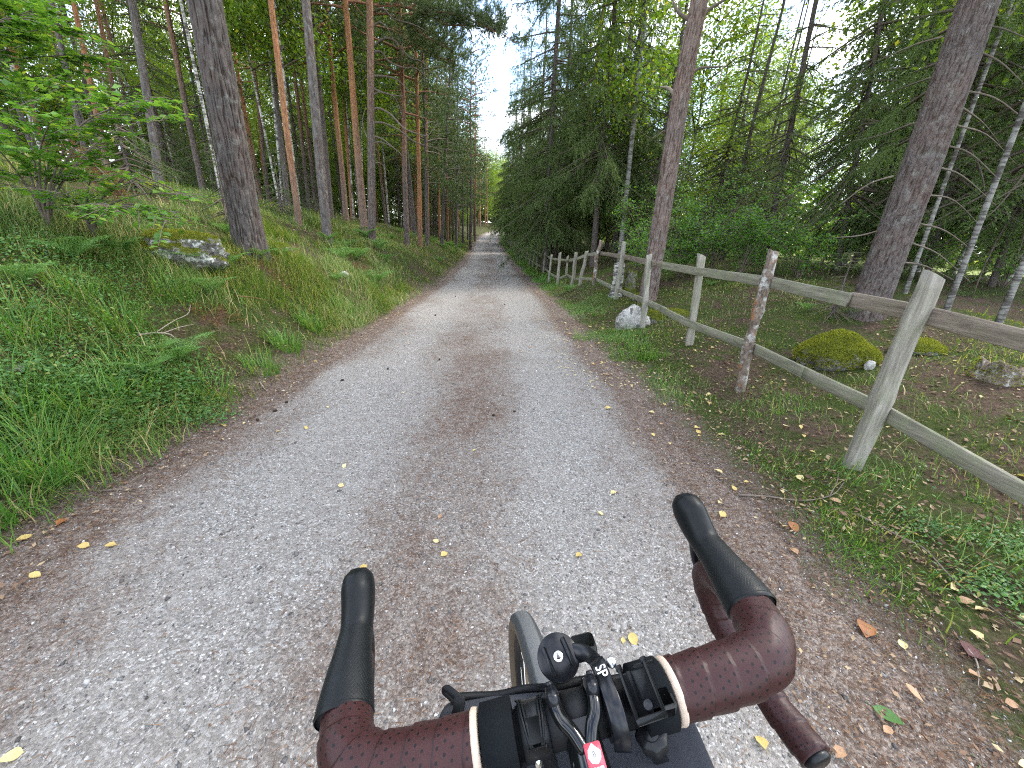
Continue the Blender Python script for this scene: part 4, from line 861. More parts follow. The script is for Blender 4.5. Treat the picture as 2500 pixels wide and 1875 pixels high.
# ------------------------------------------------------------------ fence
def wood_mat(name, a, b, scale, green=.0, strength=.6, tint=(.20, .22, .12)):
    g = G(name); co = g.co(); st = g.scaled(co, scale); n = g.noise(st, 1.0, 6, .65, .4); n2 = g.noise(co, 9, 4); n3 = g.noise(g.scaled(co, tuple(v*3 for v in scale)), 1.0, 3, .6)
    c = g.ramp(g.math('ADD', g.math('MULTIPLY', n, .75), g.math('MULTIPLY', n3, .25)), [(.32, tuple(v*.45 for v in a)), (.48, a), (.68, b)])
    c = g.mix(g.math('MULTIPLY', g.rnd(), .35), c, g.mix(1.0, c, (.72, .66, .6), 'MULTIPLY'))
    if green: c = g.mix(g.ramp(n2, [(.4, 0.0), (.65, green)]), c, tint)
    return g.done(g.bsdf(c, .9, .15, g.bump(g.math('ADD', n, g.math('MULTIPLY', n3, .5)), strength, .012)))
MAT['post'] = wood_mat('weathered_post', (.27, .245, .205), (.46, .43, .37), (26, 26, 2.2), .35)
MAT['rail'] = wood_mat('weathered_rail', (.20, .19, .145), (.33, .31, .245), (26, 1.6, 26), .5)
MAT['rail_dark'] = wood_mat('dark_rail', (.17, .135, .105), (.29, .24, .19), (30, 1.6, 30), .15)
def barkpost():
    g = G('bark_covered_post'); co = g.co(); n = g.noise(g.scaled(co, (1, 1, .5)), 26, 6, .7); m = g.noise(co, 11, 5, .6)
    c = g.ramp(n, [(.3, (.06, .045, .035)), (.5, (.17, .13, .10)), (.7, (.30, .25, .20))])
    c = g.mix(g.ramp(m, [(.53, 0.0), (.60, .9)]), c, g.ramp(n, [(.3, (.24, .22, .20)), (.6, (.50, .49, .45))]))
    c = g.mix(g.ramp(g.noise(co, 4.5, 3), [(.60, 0.0), (.66, .9)]), c, (.33, .16, .08))
    return g.done(g.bsdf(c, .9, .15, g.bump(n, .9, .02)))
MAT['barkpost'] = barkpost()
def post_geo(b, top, w, th, seed, yaw=0.0, bend=.012, n=16, knot=None, seg=14, sq=3.5):
    r = np.random.default_rng(seed); b = np.asarray(b, float); top = np.asarray(top, float); s = np.linspace(-.12, 1, n)
    L = np.linalg.norm(top-b); ex = np.array([math.cos(yaw), math.sin(yaw), 0]); ey = np.array([-ex[1], ex[0], 0]); P = b+np.outer(s, top-b)
    P = P+ex*(bend*vn(s*3.1+seed, 1.3)*1.6)[:, None]+ey*(bend*vn(s*3.1+seed, 7.7))[:, None]
    th_ = np.linspace(0, 2*math.pi, seg, endpoint=False); c, si = np.cos(th_), np.sin(th_); q = (np.abs(c)**sq+np.abs(si)**sq)**(-1/sq)
    rad = q[None]*(1+.10*vn(np.cos(th_)[None]*2+seed, np.sin(th_)[None]*2, s[:, None]*L*2.2)+.05*vn(np.cos(th_)[None]*5+seed, np.sin(th_)[None]*5, s[:, None]*L*5))
    wd = np.full(n, w/2)*(1+.10*vn(s*4+seed, 3.3))
    if knot:
        for (k0, amp) in knot: wd = wd*(1+amp*np.exp(-((s-k0)/.05)**2))
    V = P[:, None]+ex*(rad*c[None]*wd[:, None])[..., None]+ey*(rad*si[None]*(wd*th/w)[:, None])[..., None]
    V[-1] += (unit(top-b)*(r.normal()*.25*w))*c[:, None]+r.normal(size=(seg, 1))*.003
    i, j = np.meshgrid(np.arange(n-1), np.arange(seg), indexing='ij'); j2 = (j+1) % seg; Fq = np.stack([i*seg+j, i*seg+j2, (i+1)*seg+j2, (i+1)*seg+j], -1).reshape(-1, 4)
    V = V.reshape(-1, 3); V = np.vstack([V, V[-seg:].mean(0)]); jj = np.arange(seg)
    return V, [Fq, np.stack([np.full(seg, len(V)-1), (n-1)*seg+jj, (n-1)*seg+(jj+1) % seg], -1)]
def z_at(b, axis, py):
    zs_ = np.linspace(0, 2, 600); return zs_[np.argmin([abs(proj(b+axis*z)[1]-py) for z in zs_])]
posts = [  # base px, top px, width m, thickness m, material, in front of the rail?, upper-rail py, lower-rail py
 ((2082, 1143), (2278, 672), .165, .12, 'post', 1, 768, 1006), ((1806, 950), (1880, 612), .115, .11, 'barkpost', 1, 688, 850), ((1682, 842), (1712, 622), .115, .10, 'post', 0, 662, 789),
 ((1568, 800), (1584, 622), .11, .09, 'post', 1, 642, 738), ((1501, 731), (1526, 590), .12, .09, 'post', 1, 627, 709), ((1447, 695), (1466, 588), .11, .1, 'barkpost', 1, 618, 682),
 ((1415, 697), (1433, 613), .12, .08, 'post', 1, 622, 680), ((1396, 700), (1407, 616), .12, .08, 'post', 1, 632, 682), ((1382, 678), (1386, 625), .08, .07, 'post', 1, 637, 672), ((1361, 694), (1367, 617), .10, .08, 'post', 1, 634, 680),
 ((1339, 688), (1347, 621), .09, .08, 'post', 1, 632, 668), ((1326, 666), (1331, 616), .10, .09, 'post', 1, 624, 655), ((1310, 657), (1313, 610), .08, .08, 'post', 0, 618, 646), ((1300, 652), (1306, 610), .08, .08, 'post', 1, 615, 642), ((1292, 646), (1299, 597), .09, .08, 'post', 1, 608, 636),
 ((1284, 640), (1289, 595), .09, .08, 'post', 1, 604, 630)]
fence = empty('fence', (2.4, 2.16, TZ(2.4, 2.16))); tag(fence, 'weathered wooden fence of uneven posts and two rails along the right side of the road', 'fence')
PB = []
SLIM = [.64, .74]+[.82]*30
for i, (bp, tp_, w, th, m, fr, pu, pl) in enumerate(posts):
    b, t = hit(*bp); rr = ray(*tp_); k = np.linalg.norm((b-CAM)[:2])/np.linalg.norm(rr[:2]); top = CAM+rr*k
    yaw_ = -.25 if i < 5 else .2
    po = obj('post', [post_geo(b, top, w*SLIM[i], th*SLIM[i], 60+i, yaw_, .012 if m == 'post' else .03, 18, [(.42, .18), (.83, .12)] if i == 0 else ([(.62, .3), (.8, .25), (.3, .2)] if m == 'barkpost' else [(rng.random(), .15)]))], MAT[m], fence, smooth=True)
    if i == 1: po['label'] = 'crooked post still covered in flaky lichen-spotted bark'
    if i == 0: po['label'] = 'stout pale grey split post, nearest of the fence'
    a_ = unit(top-b); zu, zl = z_at(b, a_, pu), z_at(b, a_, pl); off = np.array([.055 if fr else -.055, .01, 0])*(1 if i < 6 else .7)
    PB.append((b, b+a_*zu+off, b+a_*zl+off)); print('post', i, np.round(b, 2), 'h', round(np.linalg.norm(top-b), 2), round(zu, 2), round(zl, 2))
def plane_x(px, py, X0):
    d = ray(px, py); t = X0/d[0]; return CAM+d*t
u0 = plane_x(2500, 832, PB[0][1][0]+.05); l0 = plane_x(2500, 1205, PB[0][2][0]+.05)
def rail(pts_, h, th, m, seed, sub=8):
    h = h*.78
    pts_ = np.array(pts_, float); P = np.stack([np.interp(np.linspace(0, len(pts_)-1, len(pts_)*sub), np.arange(len(pts_)), pts_[:, q_]) for q_ in range(3)], -1) if len(pts_) > 2 else pts_[0]+np.outer(np.linspace(0, 1, 10), pts_[1]-pts_[0])
    n = len(P); Tn = np.gradient(P, axis=0); sd_ = unit(np.cross(unit(Tn), [0, 0, 1])); s = np.linspace(0, 1, n)*np.linalg.norm(P[-1]-P[0]); sec = [(-1, -.92), (-.9, -1), (.9, -1), (1, -.92), (1, .93), (.85, 1), (-.85, 1), (-1, .93)]; V = []
    for (a, c) in sec: V.append(P+sd_*(a*th/2*(1+.06*vn(s*3+seed, a*3)))[:, None]+np.array([0, 0, 1.])*(c*h/2*(1+.02*vn(s*4, seed+c)))[:, None])
    V = np.stack(V, 1); k = len(sec); i, j = np.meshgrid(np.arange(n-1), np.arange(k), indexing='ij'); j2 = (j+1) % k; Fq = np.stack([i*k+j, i*k+j2, (i+1)*k+j2, (i+1)*k+j], -1).reshape(-1, 4)
    V = V.reshape(-1, 3); V = np.vstack([V, P[0], P[-1]]); jj = np.arange(k); m0 = len(V)-2
    ft = np.concatenate([np.stack([np.full(k, m0), (jj+1) % k, jj], -1), np.stack([np.full(k, m0+1), (n-1)*k+jj, (n-1)*k+(jj+1) % k], -1)])
    return obj('rail', [(V, [Fq, ft])], MAT[m], fence)
U = [p[1] for p in PB]; Lw = [p[2] for p in PB]
ext = lambda a, b, d: b+unit(b-a)*d
J1 = U[0]+(U[1]-U[0])*.36; J2 = U[2]+(U[3]-U[2])*.72
rail([ext(U[0], u0, .6), u0, U[0], J1], .128, .034, 'rail_dark', 1)
rail([J1+(U[0]-U[1])*.02-[.03, 0, .004], U[1], U[2], J2], .122, .028, 'rail', 2)
rail([J2+(U[2]-U[3])*.05+[.03, 0, 0], U[3], U[4], U[5]], .12, .028, 'rail_dark', 3)
rail([U[5], U[6], U[7], U[8]], .11, .028, 'rail', 4); rail([U[8], U[9], U[10], U[11]], .10, .028, 'rail', 5); rail([U[11], U[12], U[13], U[14], U[15]], .10, .028, 'rail', 6)
K1 = Lw[2]+(Lw[3]-Lw[2])*.62
rail([ext(Lw[0], l0, .5), l0, Lw[0], Lw[1]*.5+Lw[0]*.5], .12, .03, 'rail', 7); rail([Lw[0]*.52+Lw[1]*.48+[.001, 0, 0], Lw[1], Lw[2], K1], .118, .028, 'rail', 8)
rail([K1+(Lw[2]-Lw[3])*.08+[.032, 0, 0], Lw[3], Lw[4], Lw[5]], .115, .028, 'rail', 9); rail([Lw[5], Lw[6], Lw[7], Lw[8]], .10, .028, 'rail', 10); rail([Lw[8], Lw[9], Lw[10], Lw[11]], .10, .028, 'rail', 11); rail([Lw[11], Lw[12], Lw[13], Lw[14], Lw[15]], .10, .028, 'rail', 12)
# the fence goes on along the road to the bend
y0 = PB[-1][0][1]; prev = (U[-1], Lw[-1])
for i in range(13):
    y_ = y0+1.5+i*2.1+rng.normal()*.25; x_ = cxr(y_)+2.15+rng.normal()*.06; b = np.array([x_, y_, TZ(x_, y_)]); h_ = 1.15+.14*rng.normal()
    obj('post', [post_geo(b, b+np.array([rng.normal()*.05, rng.normal()*.05, h_]), .10, .09, 90+i, rng.random(), .02, 8, None, 8)], MAT['post'], fence, smooth=True)
    cu_, cl_ = b+np.array([.06, 0, .88]), b+np.array([.06, 0, .38]); rail([prev[0], cu_], .10, .028, 'rail', 30+i); rail([prev[1], cl_], .10, .028, 'rail', 50+i); prev = (cu_, cl_)

# ------------------------------------------------------------------ rocks, mounds, stumps
def rock_mat(name, a, b, lich, moss_lo, moss_hi, moss_amt=1.0):
    g = G(name); co = g.co(); n = g.noise(co, 9, 6, .7); n2 = g.noise(co, 34, 5, .7); l = g.noise(co, 13, 5, .6); nz = g.sepz(g.n('NewGeometry').outputs['Normal'])
    c = g.ramp(n2, [(.3, tuple(v*.6 for v in a)), (.5, a), (.7, b)])
    c = g.mix(g.ramp(l, [(.52, 0.0), (.57, lich)]), c, (.60, .60, .57)); c = g.mix(g.ramp(g.noise(co, 7, 5), [(.55, 0.0), (.6, .8)]), c, (.05, .045, .035))
    f = g.math('ADD', nz, g.math('MULTIPLY', g.math('SUBTRACT', n, .5), 1.1)); c = g.mix(g.math('MULTIPLY', g.ramp(f, [(moss_lo, 0.0), (moss_hi, 1.0)]), moss_amt), c, g.ramp(n2, [(.3, (.045, .055, .012)), (.55, (.10, .115, .02)), (.8, (.17, .18, .035))]))
    return g.done(g.bsdf(c, .92, .15, g.bump(g.math('ADD', n2, n), .8, .02)))
MAT['rock_lichen'] = rock_mat('lichen_rock', (.15, .14, .13), (.30, .29, .27), .9, .45, .62)
MAT['rock_white'] = rock_mat('pale_rock', (.34, .32, .285), (.55, .53, .485), .4, 1.3, 1.6, .4)
MAT['rock_moss'] = rock_mat('mossy_rock', (.16, .15, .13), (.28, .27, .24), .3, -.1, .25)
def rock_geo(c, rx, ry_, rz_, seed, yaw=0.0, rough=.22, n=26, flat=0.0):
    u = np.linspace(0, math.pi, n); v = np.linspace(0, 2*math.pi, 2*n, endpoint=False); U_, V_ = np.meshgrid(u, v, indexing='ij'); d = np.stack([np.sin(U_)*np.cos(V_), np.sin(U_)*np.sin(V_), np.cos(U_)], -1)
    k = 1+rough*fbm(d[..., 0]*1.5+seed, d[..., 1]*1.5, d[..., 2]*1.5, 4, .55)*1.6; P = d*k[..., None]*np.array([rx, ry_, rz_]); cc, ss = math.cos(yaw), math.sin(yaw)
    P = np.stack([P[..., 0]*cc-P[..., 1]*ss, P[..., 0]*ss+P[..., 1]*cc, P[..., 2]], -1)+np.asarray(c); m = 2*n; i, j = np.meshgrid(np.arange(n-1), np.arange(m), indexing='ij'); j2 = (j+1) % m
    return P.reshape(-1, 3), np.stack([i*m+j, (i+1)*m+j, (i+1)*m+j2, i*m+j2], -1).reshape(-1, 4)
def moss_on(geo, n, zmin, L=(.012, .035), r=None, keep=None):
    V, Fq = geo; Fq = Fq if not isinstance(Fq, list) else Fq[0]; A, B_, C_ = V[Fq[:, 0]], V[Fq[:, 1]], V[Fq[:, 2]]; nr = np.cross(B_-A, C_-A); ar = np.linalg.norm(nr, axis=1)+1e-12; un = nr/ar[:, None]
    pr = ar*(un[:, 2] > zmin); pr /= pr.sum(); k = rng.choice(len(Fq), n, p=pr); a, b = rng.random((2, n, 1)); P = A[k]+(B_[k]-A[k])*a+(V[Fq[k, 3]]-A[k])*b
    return needles(P-un[k]*.003, unit(un[k]+rng.normal(size=(n, 3))*.6), rng.uniform(*L, n), .007)
def rock(px, py, wpx, ratio, hr, mat_, seed, label, lift=.3, name='rock', mossn=0, zmin=.4, cat='rock', n=26, rough=.22, yaw=0.0):
    p, t = hit(px, py); rx = wpx*t/F_PX/2; c = p+np.array([0, rx*ratio*.5, rx*hr*lift]); g_ = rock_geo(c, rx, rx*ratio, rx*hr, seed, yaw, rough, n); o = obj(name, [g_], mat_, smooth=True, origin=p); tag(o, label, cat)
    if mossn: obj('moss', [moss_on(g_, mossn, zmin)], MAT['moss'], o)['kind'] = 'stuff'
    return o
rock(405, 618, 235, .6, .42, MAT['rock_lichen'], 3, 'large boulder with white lichen and a mossy top beside the thick dark trunk', .0, 'boulder', 12000, .5, 'boulder', 40)
rock(1547, 800, 80, .7, .95, MAT['rock_white'], 11, 'pale white rock under the lower rail beside the fence', .3, rough=.28)
rock(1597, 787, 60, .7, .7, MAT['rock_moss'], 12, 'dark moss-capped rock behind the fence post next to the pale rock', .3, mossn=2500, zmin=.3)
rock(2062, 893, 178, .65, .62, MAT['rock_moss'], 13, 'rounded bright green mossy mound behind the nearest post', .32, 'moss_mound', 22000, -.3, 'mound', 34, .16)
rock(2265, 862, 120, .7, .4, MAT['rock_moss'], 18, 'low mossy hump right of the nearest post', .2, 'moss_mound', 5000, .1, 'mound', 24, .2)
rock(2124, 902, 22, .8, 1.3, MAT['rock_white'], 14, 'small bright white stone at the foot of the mossy mound', .5, n=12)
rock(838, 675, 26, .8, .6, MAT['rock_white'], 15, 'small white stone in the grass on the left bank', .5, n=12)
rock(30, 908, 40, .8, .5, MAT['rock_white'], 16, 'pale flat stone at the left edge of the grassy bank', .5, n=12)
rock(800, 574, 20, .8, .8, MAT['rock_white'], 17, 'small pale stone below the stout grey trunk', .5, n=12)
rock(675, 612, 60, .7, .45, MAT['rock_lichen'], 21, 'low dark lichen rock at the right foot of the thick dark trunk', .3, mossn=1500, zmin=.6, n=18)
rock(1570, 735, 60, .7, .4, MAT['rock_moss'], 23, 'mossy hump behind the fence at the foot of the leaning pine', .3, 'moss_mound', 3000, .0, 'mound', 20)
rock(1650, 770, 70, .7, .3, MAT['rock_moss'], 24, 'flat moss patch mound behind the lower rail', .2, 'moss_mound', 2500, .0, 'mound', 18)
def stump(px, py, wpx, h, mat_, seed, label, mossn=0):
    p, t = hit(px, py); r_ = wpx*t/F_PX/2; z = np.linspace(-.1, h, 14); th = np.linspace(0, 6.283, 20, endpoint=False); R = r_*(1+.5*np.exp(-np.clip(z, 0, 9)/.12))[:, None]*(1+.16*vn(np.cos(th)[None]*2+seed, np.sin(th)[None]*2, z[:, None]*5))
    zz = z[:, None]+np.where(z[:, None] > h*.8, .10*vn(np.cos(th)[None]*3+seed, np.sin(th)[None]*3, 0), 0)
    V = np.stack([p[0]+R*np.cos(th), p[1]+R*np.sin(th), p[2]+zz], -1); i, j = np.meshgrid(np.arange(13), np.arange(20), indexing='ij'); j2 = (j+1) % 20; Fq = np.stack([i*20+j, i*20+j2, (i+1)*20+j2, (i+1)*20+j], -1).reshape(-1, 4)
    V = V.reshape(-1, 3); V = np.vstack([V, V[-20:].mean(0)-[0, 0, .05]]); jj = np.arange(20); o = empty('stump', p); tag(o, label, 'stump')
    tr_ = obj('wood', [(V, [Fq, np.stack([np.full(20, len(V)-1), 13*20+jj, 13*20+(jj+1) % 20], -1)])], mat_, o, smooth=True)
    if mossn: obj('moss', [moss_on((V, Fq), mossn, -.9)], MAT['moss'], o)['kind'] = 'stuff'
stump(1503, 722, 24, .72, MAT['bark_birch'], 4, 'broken flaky birch stump behind the fence', 0); stump(1535, 715, 24, .5, MAT['rock_moss'], 5, 'short moss-covered stump right of the broken birch stump', 2500)
stump(2440, 925, 66, .10, MAT['barkpost'], 6, 'low rotting stump at the right edge between the rails', 2600)

# ------------------------------------------------------------------ ferns
def fern_mesh(seed, nf=8, L=.55):
    r = np.random.default_rng(seed); parts = []
    for i in range(nf):
        az = i*6.283/nf+r.normal()*.3; l = L*r.uniform(.7, 1.1); o = np.array([math.cos(az), math.sin(az), 0]); sd_ = np.array([-o[1], o[0], 0]); t = np.linspace(0, 1, 24)[:, None]
        P = o*l*(.30*t+.45*t*t)+np.array([0, 0, 1])*l*(1.05*t-.52*t*t); parts.append(tube(P, np.linspace(.004, .001, 24), 3, False))
        k = np.arange(4, 24); w = l*.30*np.sin(np.clip((t[k, 0]-.1)/.9, 0, 1)**.8*math.pi*.93+.12)
        for sg in (-1, 1):
            for kk, ww in zip(k, w):
                tn = unit(P[kk]-P[kk-1]); d = unit(sd_*sg+tn*.45-np.array([0, 0, .12])); m = 5; f = np.linspace(.05, .95, m)[:, None]; bs = P[kk]+d*ww*f
                for s2 in (-1, 1): parts.append(needles(bs, unit(tn*s2*.9+d*.5+r.normal(size=(m, 3))*.1), ww*.26*(1.1-f[:, 0]), .011*l/.5, r))
    V = [p[0] for p in parts]; return mesh('fern_fronds', parts, MAT['fern'])
FM = [fern_mesh(1), fern_mesh(2, 6, .45), fern_mesh(3, 9, .6)]
ferns = [(190, 640, 2, .72, 'large pale green fern on the left bank below the hazel'), (480, 660, 0, .7, 'fern on the left bank below the boulder'), (560, 655, 1, .9, 'bright fern below the foot of the thick dark trunk'), (520, 720, 1, .9, 'fern lower on the bank below the thick dark trunk'), (300, 620, 1, .8, 'small fern left of the boulder'), (420, 640, 1, .6, 'small fern growing right against the boulder'), (1385, 715, 0, .75, 'pale fern by the fence corner on the right verge'), (1330, 680, 1, .6, 'small fern on the right verge left of the fence corner'), (1735, 700, 1, .6, 'small fern behind the bark-covered post'), (60, 700, 0, .6, 'fern at the left edge of the bank'), (1965, 760, 1, .6, 'little fern behind the upper rail below the big rough trunk')]
for (px, py, k, s, lab) in ferns:
    p, t = hit(px, py); o = empty('fern', p); tag(o, lab, 'fern'); c = link('fronds', FM[k], o); c.scale = (s,)*3; c.rotation_euler = (0, 0, rng.random()*6.28)
for i in range(60):
    y_ = (9 if i < 44 else 2.2)+(34 if i < 44 else 6.5)*rng.random()**1.3; l_ = -2.3-2.6*rng.random(); p = np.array([cxr(y_)+l_, y_, 0]); p[2] = TZ(p[0], p[1]); o = empty('fern', p); tag(o, 'fern in the dense growth on the far left bank', 'fern', 'ferns on the far left bank'); c = link('fronds', FM[rng.integers(0, 3)], o); s = rng.uniform(.7, 1.3)*(1 if i < 44 else .55); c.scale = (s,)*3; c.rotation_euler = (0, 0, rng.random()*6.28)

# ------------------------------------------------------------------ dead wood
def stick(name, pxs, r0, lab, lift=.012, mat_='deadwood', cat='twig', side=None):
    P = []
    for (px, py) in pxs: p, t = hit(px, py); P.append(p+np.array([0, 0, lift]))
    o = obj(name, [tube(crv(P, 24), np.linspace(r0, r0*.35, 24), 6)], MAT[mat_], smooth=True, origin=P[0]); tag(o, lab, cat)
    for s in side or []:
        Q = []
        for i, (px, py) in enumerate(s): p, t = hit(px, py); Q.append(p+np.array([0, 0, lift+.012*i]))
        obj('side_twig', [tube(crv(Q, 12), np.linspace(r0*.6, r0*.25, 12), 5)], MAT[mat_], o, smooth=True)
stick('twig', [(1802, 1212), (1870, 1216), (1960, 1226), (2030, 1212), (2060, 1180)], .006, 'thin curved reddish twig on the verge below the nearest post', side=[[(2025, 1212), (2040, 1185), (2042, 1165)]])
stick('twig', [(345, 838), (385, 832), (425, 838), (445, 870), (452, 893)], .009, 'forked pale twig lying on the grassy left bank', .07, 'palewood', side=[[(385, 832), (430, 805), (465, 790), (472, 770)], [(400, 834), (440, 822), (480, 815)]])
stick('twig', [(2090, 1260), (2150, 1290), (2200, 1318), (2255, 1345), (2330, 1425), (2420, 1490), (2500, 1550)], .006, 'long thin stick lying along the right verge')
stick('twig', [(2350, 1580), (2378, 1615), (2385, 1650), (2384, 1680)], .004, 'short bent twig on the right verge beside a dark red leaf', mat_='palewood')
stick('twig', [(635, 935), (645, 950), (653, 958)], .007, 'short broken piece of wood on the left road shoulder', .01, 'palewood')
stick('twig', [(240, 1202), (290, 1200), (330, 1203)], .006, 'grey twig lying at the edge of the grass on the left', .01)
stick('twig', [(580, 735), (620, 738), (655, 745)], .006, 'reddish twig in the grass of the left bank', .06, 'redlimb')
stick('log', [(612, 410), (650, 420), (690, 432)], .07, 'pale fallen log in the left forest right of the thick dark trunk', .08, 'palewood', 'log')
# brown dead spruce bough on the left
p, t = hit(330, 545); db = empty('dead_bough', p); tag(db, 'rusty brown dead spruce bough lying above the boulder on the left', 'branch')
def dead_bough(pts_, seed):
    r = np.random.default_rng(seed); P = crv(np.array(pts_), 16); br = obj('stem', [tube(P, np.linspace(.014, .004, 16), 6)], MAT['deadwood'], db, smooth=True); m = 90; q = r.uniform(.05, 1, m); S = np.stack([np.interp(q*15, np.arange(16), P[:, k]) for k in range(3)], -1)
    D = unit(r.normal(size=(m, 3))*np.array([1, 1, .6])+[0, 0, -.4]); tl = r.uniform(.1, .35, m); k = np.repeat(np.arange(m), 40); s = r.random(len(k))[:, None]; b_ = S[k]+D[k]*tl[k][:, None]*s; obj('needles', [needles(b_, unit(D[k]+unit(r.normal(size=b_.shape))*.9), .026, .004, r)], MAT['redneedle'], br)['kind'] = 'stuff'
dead_bough([at(130, 330, t*1.05), at(190, 370, t*1.02), at(260, 430, t), at(300, 480, t)], 1); dead_bough([at(160, 340, t*1.08), at(230, 400, t*1.03), at(320, 500, t)], 2)
# fallen brown needles at the foot of the thick trunk
nb = []
for (px, py, n, R) in [(640, 640, 2600, .5), (540, 600, 1600, .32), (880, 655, 500, .22), (690, 700, 300, .15), (770, 730, 300, .15), (510, 775, 350, .14), (560, 770, 250, .12), (880, 630, 400, .3)]:
    p, t = hit(px, py); a = rng.random(n)*6.283; q = R*rng.random(n)**.5; x, y = p[0]+q*np.cos(a), p[1]+q*np.sin(a); d = unit(np.stack([rng.normal(size=n), rng.normal(size=n), .35*rng.normal(size=n)+.12], -1)); nb.append(needles(np.stack([x, y, T(x, y)+.03*rng.random(n)+.02], -1), d, rng.uniform(.03, .07, n), .0035))
stuff('brown_needles', nb, MAT['redneedle'], 'rusty fallen needles and dead fern on the left bank')

# ------------------------------------------------------------------ fallen leaves
def flat_leaf(name, col, col2, seed, spot=.3):
    g = G(name); co = g.co(); c = g.mix(g.ramp(g.noise(co, 45, 4, .6), [(.45, 0.0), (.7, spot)]), col, col2); c = g.mix(g.math('MULTIPLY', g.rnd(), .5), c, g.mix(1.0, c, (.78, .68, .6), 'MULTIPLY'))
    return g.leafy(c, .2, .55, .3)
LM = {'yellow': flat_leaf('yellow_leaf', (.62, .47, .17), (.44, .29, .10), 1), 'tan': flat_leaf('tan_leaf', (.48, .30, .175), (.30, .17, .10), 2, .6), 'orange': flat_leaf('orange_leaf', (.36, .15, .055), (.20, .085, .04), 3, .6), 'pale': flat_leaf('pale_leaf', (.70, .58, .30), (.52, .38, .16), 4, .4), 'red': flat_leaf('dark_red_leaf', (.12, .04, .04), (.07, .03, .03), 5, .5), 'green': flat_leaf('fallen_green_leaf', (.08, .19, .05), (.12, .22, .06), 6, .5)}
def leafmesh(mat_, seed, L=.05, Wd=.036, curl=.25):
    r = np.random.default_rng(seed); s = np.linspace(0, 1, 7); w = np.sin(s**.75*math.pi)**.85*Wd/2*(1+.08*r.normal(size=7)); w[0] = w[-1] = .0005; z = curl*L*(s-.45)**2*r.uniform(-.6, 1.4)+.002; zl, zr_ = r.uniform(-.1, .45, 2)
    V = []; 
    for i in range(7): V += [(-w[i], (s[i]-.5)*L, z[i]+zl*w[i]), (0, (s[i]-.5)*L, z[i]), (w[i], (s[i]-.5)*L, z[i]+zr_*w[i])]
    Fq = [[3*i+j, 3*i+j+1, 3*i+4+j, 3*i+3+j] for i in range(6) for j in (0, 1)]; st = tube(np.array([[0, -.5*L, z[0]], [0, -.62*L, z[0]], [.05*L, -.78*L, z[0]+.001]]), .0007, 3, False)
    return mesh('leaf', [(np.array(V), np.array(Fq)), st], mat_, smooth=True)
LMS = {k: [leafmesh(m, 10+i) for i in range(4)] for k, m in LM.items()}
def put_leaf(p, kind, s, lab, grp=None, lift=.006):
    o = bpy.data.objects.new('fallen_leaf', LMS[kind][rng.integers(0, 4)]); COL.objects.link(o); o.location = (p[0], p[1], float(RZat(p[0], p[1]))+lift); o.rotation_euler = (rng.normal()*.22, rng.normal()*.22, rng.random()*6.283); o.scale = (s,)*3; tag(o, lab, 'leaf', grp)
for (px, py, k, s, lab) in [(747, 1048, 'yellow', 1.0, 'yellow leaf alone on the left wheel track of the gravel'), (833, 1190, 'pale', .9, 'pale yellow leaf on gravel ahead of the left handlebar grip'), (842, 1142, 'pale', .8, 'pale leaf on the gravel, farthest ahead of the left grip'), (1085, 1357, 'yellow', .9, 'yellow leaf on gravel between the two black grips'), (1412, 1360, 'yellow', .9, 'yellow leaf with long stalk on gravel left of the right grip'), (1497, 1208, 'pale', 1.0, 'pale square-edged leaf on gravel left of the right grip tip'), (1545, 1566, 'yellow', 1.1, 'yellow triangular leaf on gravel between phone mount and right handlebar'), (1520, 1568, 'yellow', .55, 'tiny yellow leaf beside the triangular leaf near the phone mount'), (2110, 1540, 'orange', 2.0, 'large curled orange leaf on the right verge'), (2368, 1592, 'red', 2.2, 'large dark red leaf on the right verge beside a bent twig'), (1855, 1818, 'yellow', 1.1, 'yellow leaf on gravel below the right drop of the handlebar'), (1815, 1700, 'tan', 1.2, 'tan leaf half hidden behind the right drop of the handlebar'), (30, 1855, 'pale', 1.1, 'pale leaf in the bottom left corner on the gravel'), (205, 1337, 'yellow', 1.0, 'yellow heart-shaped leaf on gravel near the left shoulder'), (272, 1338, 'yellow', 1.0, 'yellow leaf on gravel right of the heart-shaped leaf on the left'), (90, 1410, 'yellow', 1.0, 'yellow leaf on the gravel closest to the left edge'), (155, 1277, 'orange', 1.4, 'rust brown leaf at the edge of the grass on the left'), (60, 1317, 'yellow', 1.2, 'bright yellow leaf among brown litter at the left edge'), (2165, 1755, 'green', 1.8, 'fallen green leaf on the right verge near the bottom'), (1910, 1285, 'pale', 1.5, 'large pale leaf beside curled brown ones on the right verge'), (1935, 1290, 'orange', 1.7, 'curled orange brown leaf right of the large pale leaf')]:
    p, t = hit(px, py); put_leaf(p, k, s*.82, lab)
zones = [('right verge', 185, 1.25, 3.4, .5, 7.5, 1.25), ('right wood', 60, 3.2, 6.5, 1.0, 9, 1.2), ('left shoulder', 40, -2.5, -1.55, .9, 8, 1.2), ('gravel', 22, -1.4, 1.2, 1.2, 9, 1.0)]
zl = {'right verge': 'lying on the right verge below the fence', 'right wood': 'lying on the mossy ground behind the fence', 'left shoulder': 'lying in the litter of the left road shoulder', 'gravel': 'lying on the open gravel of the road'}
for (zn, n, l0_, l1_, y0_, y1_, pw) in zones:
    x, y = scatter_xy(n, l0_, l1_, y0_, y1_, pw)
    for a, b_ in zip(x, y):
        k = rng.choice(['yellow', 'tan', 'pale', 'orange'], p=[.34, .30, .33, .03]); put_leaf((a, b_), k, rng.uniform(.5, 1.1)*(1.0 if 'right' in zn else .8), '%s fallen leaf %s' % (k, zl[zn]), '%s leaves on the %s' % (k, zn), .012 if 'right' in zn else .006)
